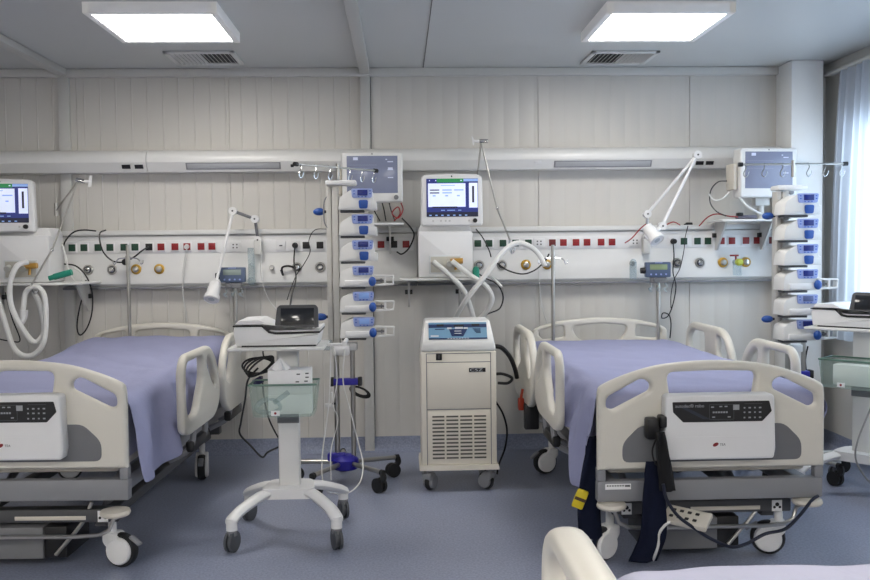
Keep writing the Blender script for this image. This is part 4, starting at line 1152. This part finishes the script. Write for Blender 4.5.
# ------------------------------------------------------------------ cables on the wall and floor
C = cable
C('power_cable', [P(62, 250, -.12), P(66, 240, -.15), P(74, 232, -.17), P(84, 230, -.16), P(96, 231, -.12)], .005, BLACK, 'black cable arching over the first green sockets at the left')
C('power_cable', [P(106, 230, -.13), P(100, 233, -.15), P(100, 242, -.17), P(104, 253, -.17), P(113, 261, -.16), P(124, 262, -.16), P(134, 257, -.15), P(143, 250, -.13), P(149, 247, -.11)], .005, BLACK, 'black cable curving past the drip pole to the black socket, left rail')
m = MB(); m.ball((0, 0, 0), (.022, .018, .022)); tag(m.build('cable_plug', BLACK, None, P(125, 262, -.165)), 'round black plug on the cable by the left drip pole', 'plug')
C('power_cable', [P(64, 264, -.12), P(76, 266, -.15), P(86, 276, -.16), P(92, 292, -.16), P(92, 312, -.15), P(87, 328, -.14), P(80, 335, -.13), P(77, 326, -.13), P(80, 306, -.13), P(85, 290, -.12), P(86, 280, -.10)], .005, BLACK, 'long black cable loop hanging below the left rail beside the bed head')
C('sensor_tube', [P(62, 244, -.16), P(66, 258, -.19), P(69, 272, -.20), P(76, 283, -.20), P(82, 282, -.19), P(81, 273, -.18), P(74, 268, -.18)], .006, WCABLE, 'white tube looping off the right end of the left ventilator shelf')
C('power_cable', [P(5, 292, -.3), P(12, 318, -.3), P(20, 340, -.28), P(10, 341, -.25), P(-6, 338, -.2)], .004, BLACK, 'black cable behind the white hoses at the left edge')
C('power_cable', [P(187, 248, -.125), P(185, 258, -.13), P(183, 275, -.12), P(183, 295, -.10), P(186, 312, -.07), P(187, 322, -.05)], .004, WCABLE, 'white cable from the white plug in the red socket down behind the left bed')
C('power_cable', [P(295, 246, -.13), P(294, 262, -.16), P(296, 278, -.4), P(292, 295, -1.0), P(290, 306, -1.5)], .005, BLACK, 'black cable from the black plug down to the unit on the left cart')
C('power_cable', [P(328, 229, -.10), P(315, 230, -.14), P(309, 240, -.16), P(310, 252, -.16), P(304, 264, -.15), P(297, 274, -.14), P(291, 288, -.13), P(287, 300, -.12)], .003, BLACK, 'thin black cable zigzagging beside the left pump stand')
C('wall_hook', [P(281, 270, -.10), P(283, 275, -.115), P(282, 268, -.12), P(288, 266, -.12), P(296, 268, -.115)], .007, BLACK, 'black curved hook on the rail left of the pump stand', 'hook')
C('sensor_tube', [P(262, 252, -.13), P(261, 266, -.14), P(263, 285, -.13), P(269, 300, -.12), P(277, 310, -.11)], .003, WCABLE, 'thin white tube hanging from the bent lamp mount')
C('sensor_cable', [P(402, 218, -.32), P(411, 228, -.30), P(414, 236, -.24), P(409, 248, -.2), P(402, 254, -.17), P(397, 252, -.13)], .005, BLACK, 'black cable curving from the left monitor shelf to the sockets')
C('sensor_cable', [P(401, 203, -.30), P(403, 210, -.34), P(398, 218, -.36), P(392, 213, -.36), P(398, 207, -.36), P(400, 214, -.34), P(394, 221, -.32)], .004, REDC, 'dark red cable bundled on the left monitor shelf')
for i, (a, b_, lab) in enumerate(((372, 380, 'black cable dropping from the left monitor onto its shelf, leftmost of three'), (382, 386, 'black cable dropping from the left monitor onto its shelf, middle of three'), (389, 395, 'black cable dropping from the left monitor onto its shelf, rightmost of three'))):
    C('sensor_cable', [P(a, 202, -.30), P(a + 2, 210, -.33), P(b_, 221, -.32)], .004, BLACK, lab)
C('power_cable', [P(476, 229, -.14), P(483, 238, -.2), P(489, 250, -.22), P(491, 257, -.2)], .004, BLACK, 'short black cable passing down right of the middle ventilator')
C('power_cable', [P(497, 263, -.14), P(507, 270, -.17), P(522, 274, -.18), P(535, 270, -.17), P(545, 261, -.15), P(549, 254, -.13)], .005, BLACK, 'black cable sagging across the gas outlets right of the middle ventilator')
C('power_cable', [P(475, 271, -.15), P(485, 278, -.2), P(497, 284, -.22), P(503, 296, -.2), P(500, 308, -.2), P(490, 313, -.25), P(482, 316, -.3)], .005, BLACK, 'black cable looping down behind the hoses above the cooling unit')
C('sensor_tube', [P(489, 276, -.2), P(495, 280, -.26), P(502, 287, -.28)], .009, WCABLE, 'short white tube end sticking out below the teal filter')
C('power_cable', [P(551, 250, -.1), P(540, 265, -.12), P(540, 290, -.11), P(543, 310, -.10), P(548, 325, -.08)], .003, WCABLE, 'thin white cable hanging left of the right bed drip pole')
C('water_hose', [P(494, 346, -.85), P(502, 348, -.84), P(510, 357, -.82), P(515, 369, -.8), P(517, 378, -.78)], .014, BLACK, 'thick black hose arching from the cooling unit towards the right bed')
C('water_hose', [P(495, 374, -.84), P(503, 374, -.84), P(512, 378, -.83), P(508, 383, -.83), P(498, 383, -.84)], .009, RUBBER, 'short dark hose loop at the right flank of the cooling unit')
C('power_cable', [P(496, 402, -.80), P(503, 414, -.78), P(507, 430, -.76), P(505, 448, -.74), P(499, 464, -.74), P(497, 474, -.72)], .006, BLACK, 'black power cable hanging down the right side of the cooling unit')
C('sensor_cable', [P(625, 243, -.13), P(632, 238, -.16), P(640, 229, -.17), P(646, 224, -.14)], .004, REDC, 'red cable rising left of the two-armed lamp')
C('sensor_cable', [P(664, 226, -.13), P(673, 222, -.15), P(680, 225, -.12)], .004, REDC, 'red cable arching between the two-armed lamp and the black plug')
C('sensor_cable', [P(699, 226, -.12), P(708, 217, -.16), P(717, 214, -.2), P(728, 216, -.28), P(738, 217, -.32)], .004, REDC, 'red cable running onto the right monitor shelf')
m = MB(); m.box((0, 0, 0), (.045, .03, .022), .006); m.box((-.025, 0, -.004), (.02, .02, .012), .004)
tag(m.build('cable_plug', BLACK, None, P(689, 224, -.06)), 'black plug lying on top of the right wall rail', 'plug')
C('power_cable', [P(688, 226, -.10), P(685, 238, -.13), P(684, 250, -.14), P(680, 268, -.13), P(674, 280, -.12), P(671, 295, -.11), P(671, 308, -.10)], .003, BLACK, 'thin black cable hanging from the plug on the right wall rail')
C('power_cable', [P(673, 242, -.13), P(674, 256, -.15), P(673, 272, -.15), P(676, 286, -.15), P(673, 304, -.14), P(668, 316, -.13), P(662, 318, -.13), P(663, 313, -.13), P(669, 315, -.14), P(671, 324, -.13), P(670, 338, -.12)], .004, BLACK, 'black cable with a small loop hanging behind the right bed')
C('sensor_cable', [P(727, 181, -.33), P(718, 182, -.32), P(711, 190, -.30), P(710, 202, -.3), P(716, 211, -.3), P(726, 216, -.30)], .004, DGREY and mat('charcoal_cable', '#3a3a3c', .5), 'dark grey cable looping from the left side of the right monitor')
C('sensor_cable', [P(729, 192, -.36), P(722, 199, -.38), P(714, 200, -.36), P(709, 194, -.34)], .005, WCABLE, 'pale cable looping low from the right monitor side')
C('sensor_cable', [P(739, 197, -.38), P(746, 205, -.4), P(757, 212, -.4), P(766, 216, -.38)], .008, WCABLE, 'thick pale cable slanting across the right monitor shelf')
m = MB(); m.box((0, 0, .012), (.13, .06, .024), .008); m.m(1).box((-.05, -.02, .03), (.04, .04, .02), .006)
tag(m.build('cable_block', [mat('grey_purple_plastic', '#6a6878', .5), BLACK], None, P(746, 217, -.28) + Vector((0, 0, -.012))), 'grey cable block lying on the right monitor shelf', 'connector')
m = MB(); m.cyl((0, 0, 0), (0, -.06, 0), .02); m.cyl((0, -.04, -.09), (0, -.04, .01), .028); m.m(1).lathe([(.024, 0), (.024, .03), (.012, .04)], T((0, -.06, 0)) @ RX(90)); m.m(2).box((-.02, -.04, .045), (.06, .012, .012), .003); m.cyl((-.01, -.04, .01), (-.01, -.04, .045), .006)
tag(m.build('oxygen_flowmeter', [CLEAR, mat('lime_cap', '#b7c24a', .4), RED], None, P(735, 262, -.10)), 'clear flow meter with red top and lime cap on the right wall rail', 'flow meter')
m = MB(); m.cyl((0, -.03, -.09), (0, -.03, .03), .024); m.cyl((0, 0, .01), (0, -.03, .01), .012); m.ball((0, -.03, .03), .02)
tag(m.build('suction_jar', CLEAR, None, P(632, 266, -.10)), 'small clear regulator jar left of the slate blue unit, right rail', 'regulator')
m = MB(); m.cyl((0, -.03, -.10), (0, -.03, .12), .022); m.cyl((0, 0, .01), (0, -.03, .01), .012); m.ball((0, -.03, -.10), .028)
tag(m.build('suction_jar', CLEAR, None, P(252, 266, -.10)), 'tall clear regulator tube right of the slate blue unit, left rail', 'regulator')
C('power_cable', [P(258, 368, -1.81), P(248, 380, -1.80), P(245, 400, -1.79), P(241, 422, -1.78), P(240, 434, -1.77), P(251, 446, -1.77), P(262, 457, -1.77), P(268, 452, -1.77), P(281, 446, -1.78)], .005, BLACK, 'black cable drooping in a long loop from the coil to the left cart column')
C('power_cable', [P(262, 376, -1.80), P(264, 396, -1.805), P(268, 416, -1.80), P(274, 430, -1.79), P(281, 442, -1.79)], .004, BLACK, 'black cable running from the coil behind the left cart basket to the column')
C('drip_line', [P(345, 348, -1.0), P(343, 380, -1.02), P(350, 410, -1.05), P(359, 445, -1.1), P(363, 465, -1.15), P(360, 482, -1.25), P(350, 492, -1.35), P(338, 494, -1.45), P(325, 488, -1.5), P(322, 460, -1.5), P(329, 400, -1.45), P(331, 345, -1.4)], .0035, WCABLE, 'thin white line looping from the left pump stand down to the floor', n=10)
C('drip_line', [P(334, 345, -1.1), P(337, 380, -1.12), P(333, 405, -1.15), P(338, 420, -1.15), P(331, 450, -1.2), P(331, 480, -1.25)], .003, WCABLE, 'thin white line hanging straight beside the left pump stand poles')
m = MB(); m.box((0, 0, 0), (.012, .012, .09), .003); m.box((-.02, 0, -.03), (.04, .01, .02), .003); m.m(1).box((.01, 0, -.02), (.02, .014, .012), .003)
tag(m.build('roller_clamp', [WCABLE, BLACK], None, P(332, 400, -1.14)), 'small roller clamp on the white line beside the pump stand', 'clamp')
m = MB(); m.box((0, 0, 0), (.10, .06, .06), .012); m.m(1).box((-.08, 0, .03), (.06, .04, .06), .01)
tag(m.build('line_manifold', [WHITE, CLEAR], None, P(341, 350, -.96)), 'white block of line connectors at the foot of the left pump rack', 'connector')
m = MB()
for i in range(4): m.tube([Vector((.06 * cos(q), .01 * i, .03 * sin(q + .3) - .03 * cos(q))) * (1 - .08 * i) for q in [2 * pi * k / 9 for k in range(9)]], .005, closed=True, n=4)
tag(m.build('coiled_cable', BLACK, None, P(360, 392, -.75)), 'black cable coil hanging beside the blue clamp of the left pump stand', 'cable')
m = MB()
for i in range(3): m.tube([Vector((.035 * cos(q), .01 * i, .05 * sin(q))) * (1 - .1 * i) for q in [2 * pi * k / 9 for k in range(9)]], .005, closed=True, n=4)
m.tube([(.0, 0, .05), (-.005, 0, .12), (.01, 0, .20)], .005, n=4)
tag(m.build('coiled_cable', BLACK, None, P(806, 379, -.80)), 'black cable coil hanging under the pumps by the white pillar', 'cable')
C('power_cable', [P(872, 405, -1.6), P(858, 440, -1.6), P(856, 460, -1.6), P(866, 478, -1.6), P(876, 486, -1.6)], .005, GCABLE, 'grey cable hanging from the right-hand cart')
m = MB(); m.lathe([(.06, 0), (.075, .004), (.075, .014), (.05, .022), (.001, .024)])
tag(m.build('floor_disc', CREAM, None, P(820, 500, -1.02) * 1.0), 'round cream disc on the floor beyond the right bed corner', 'disc')
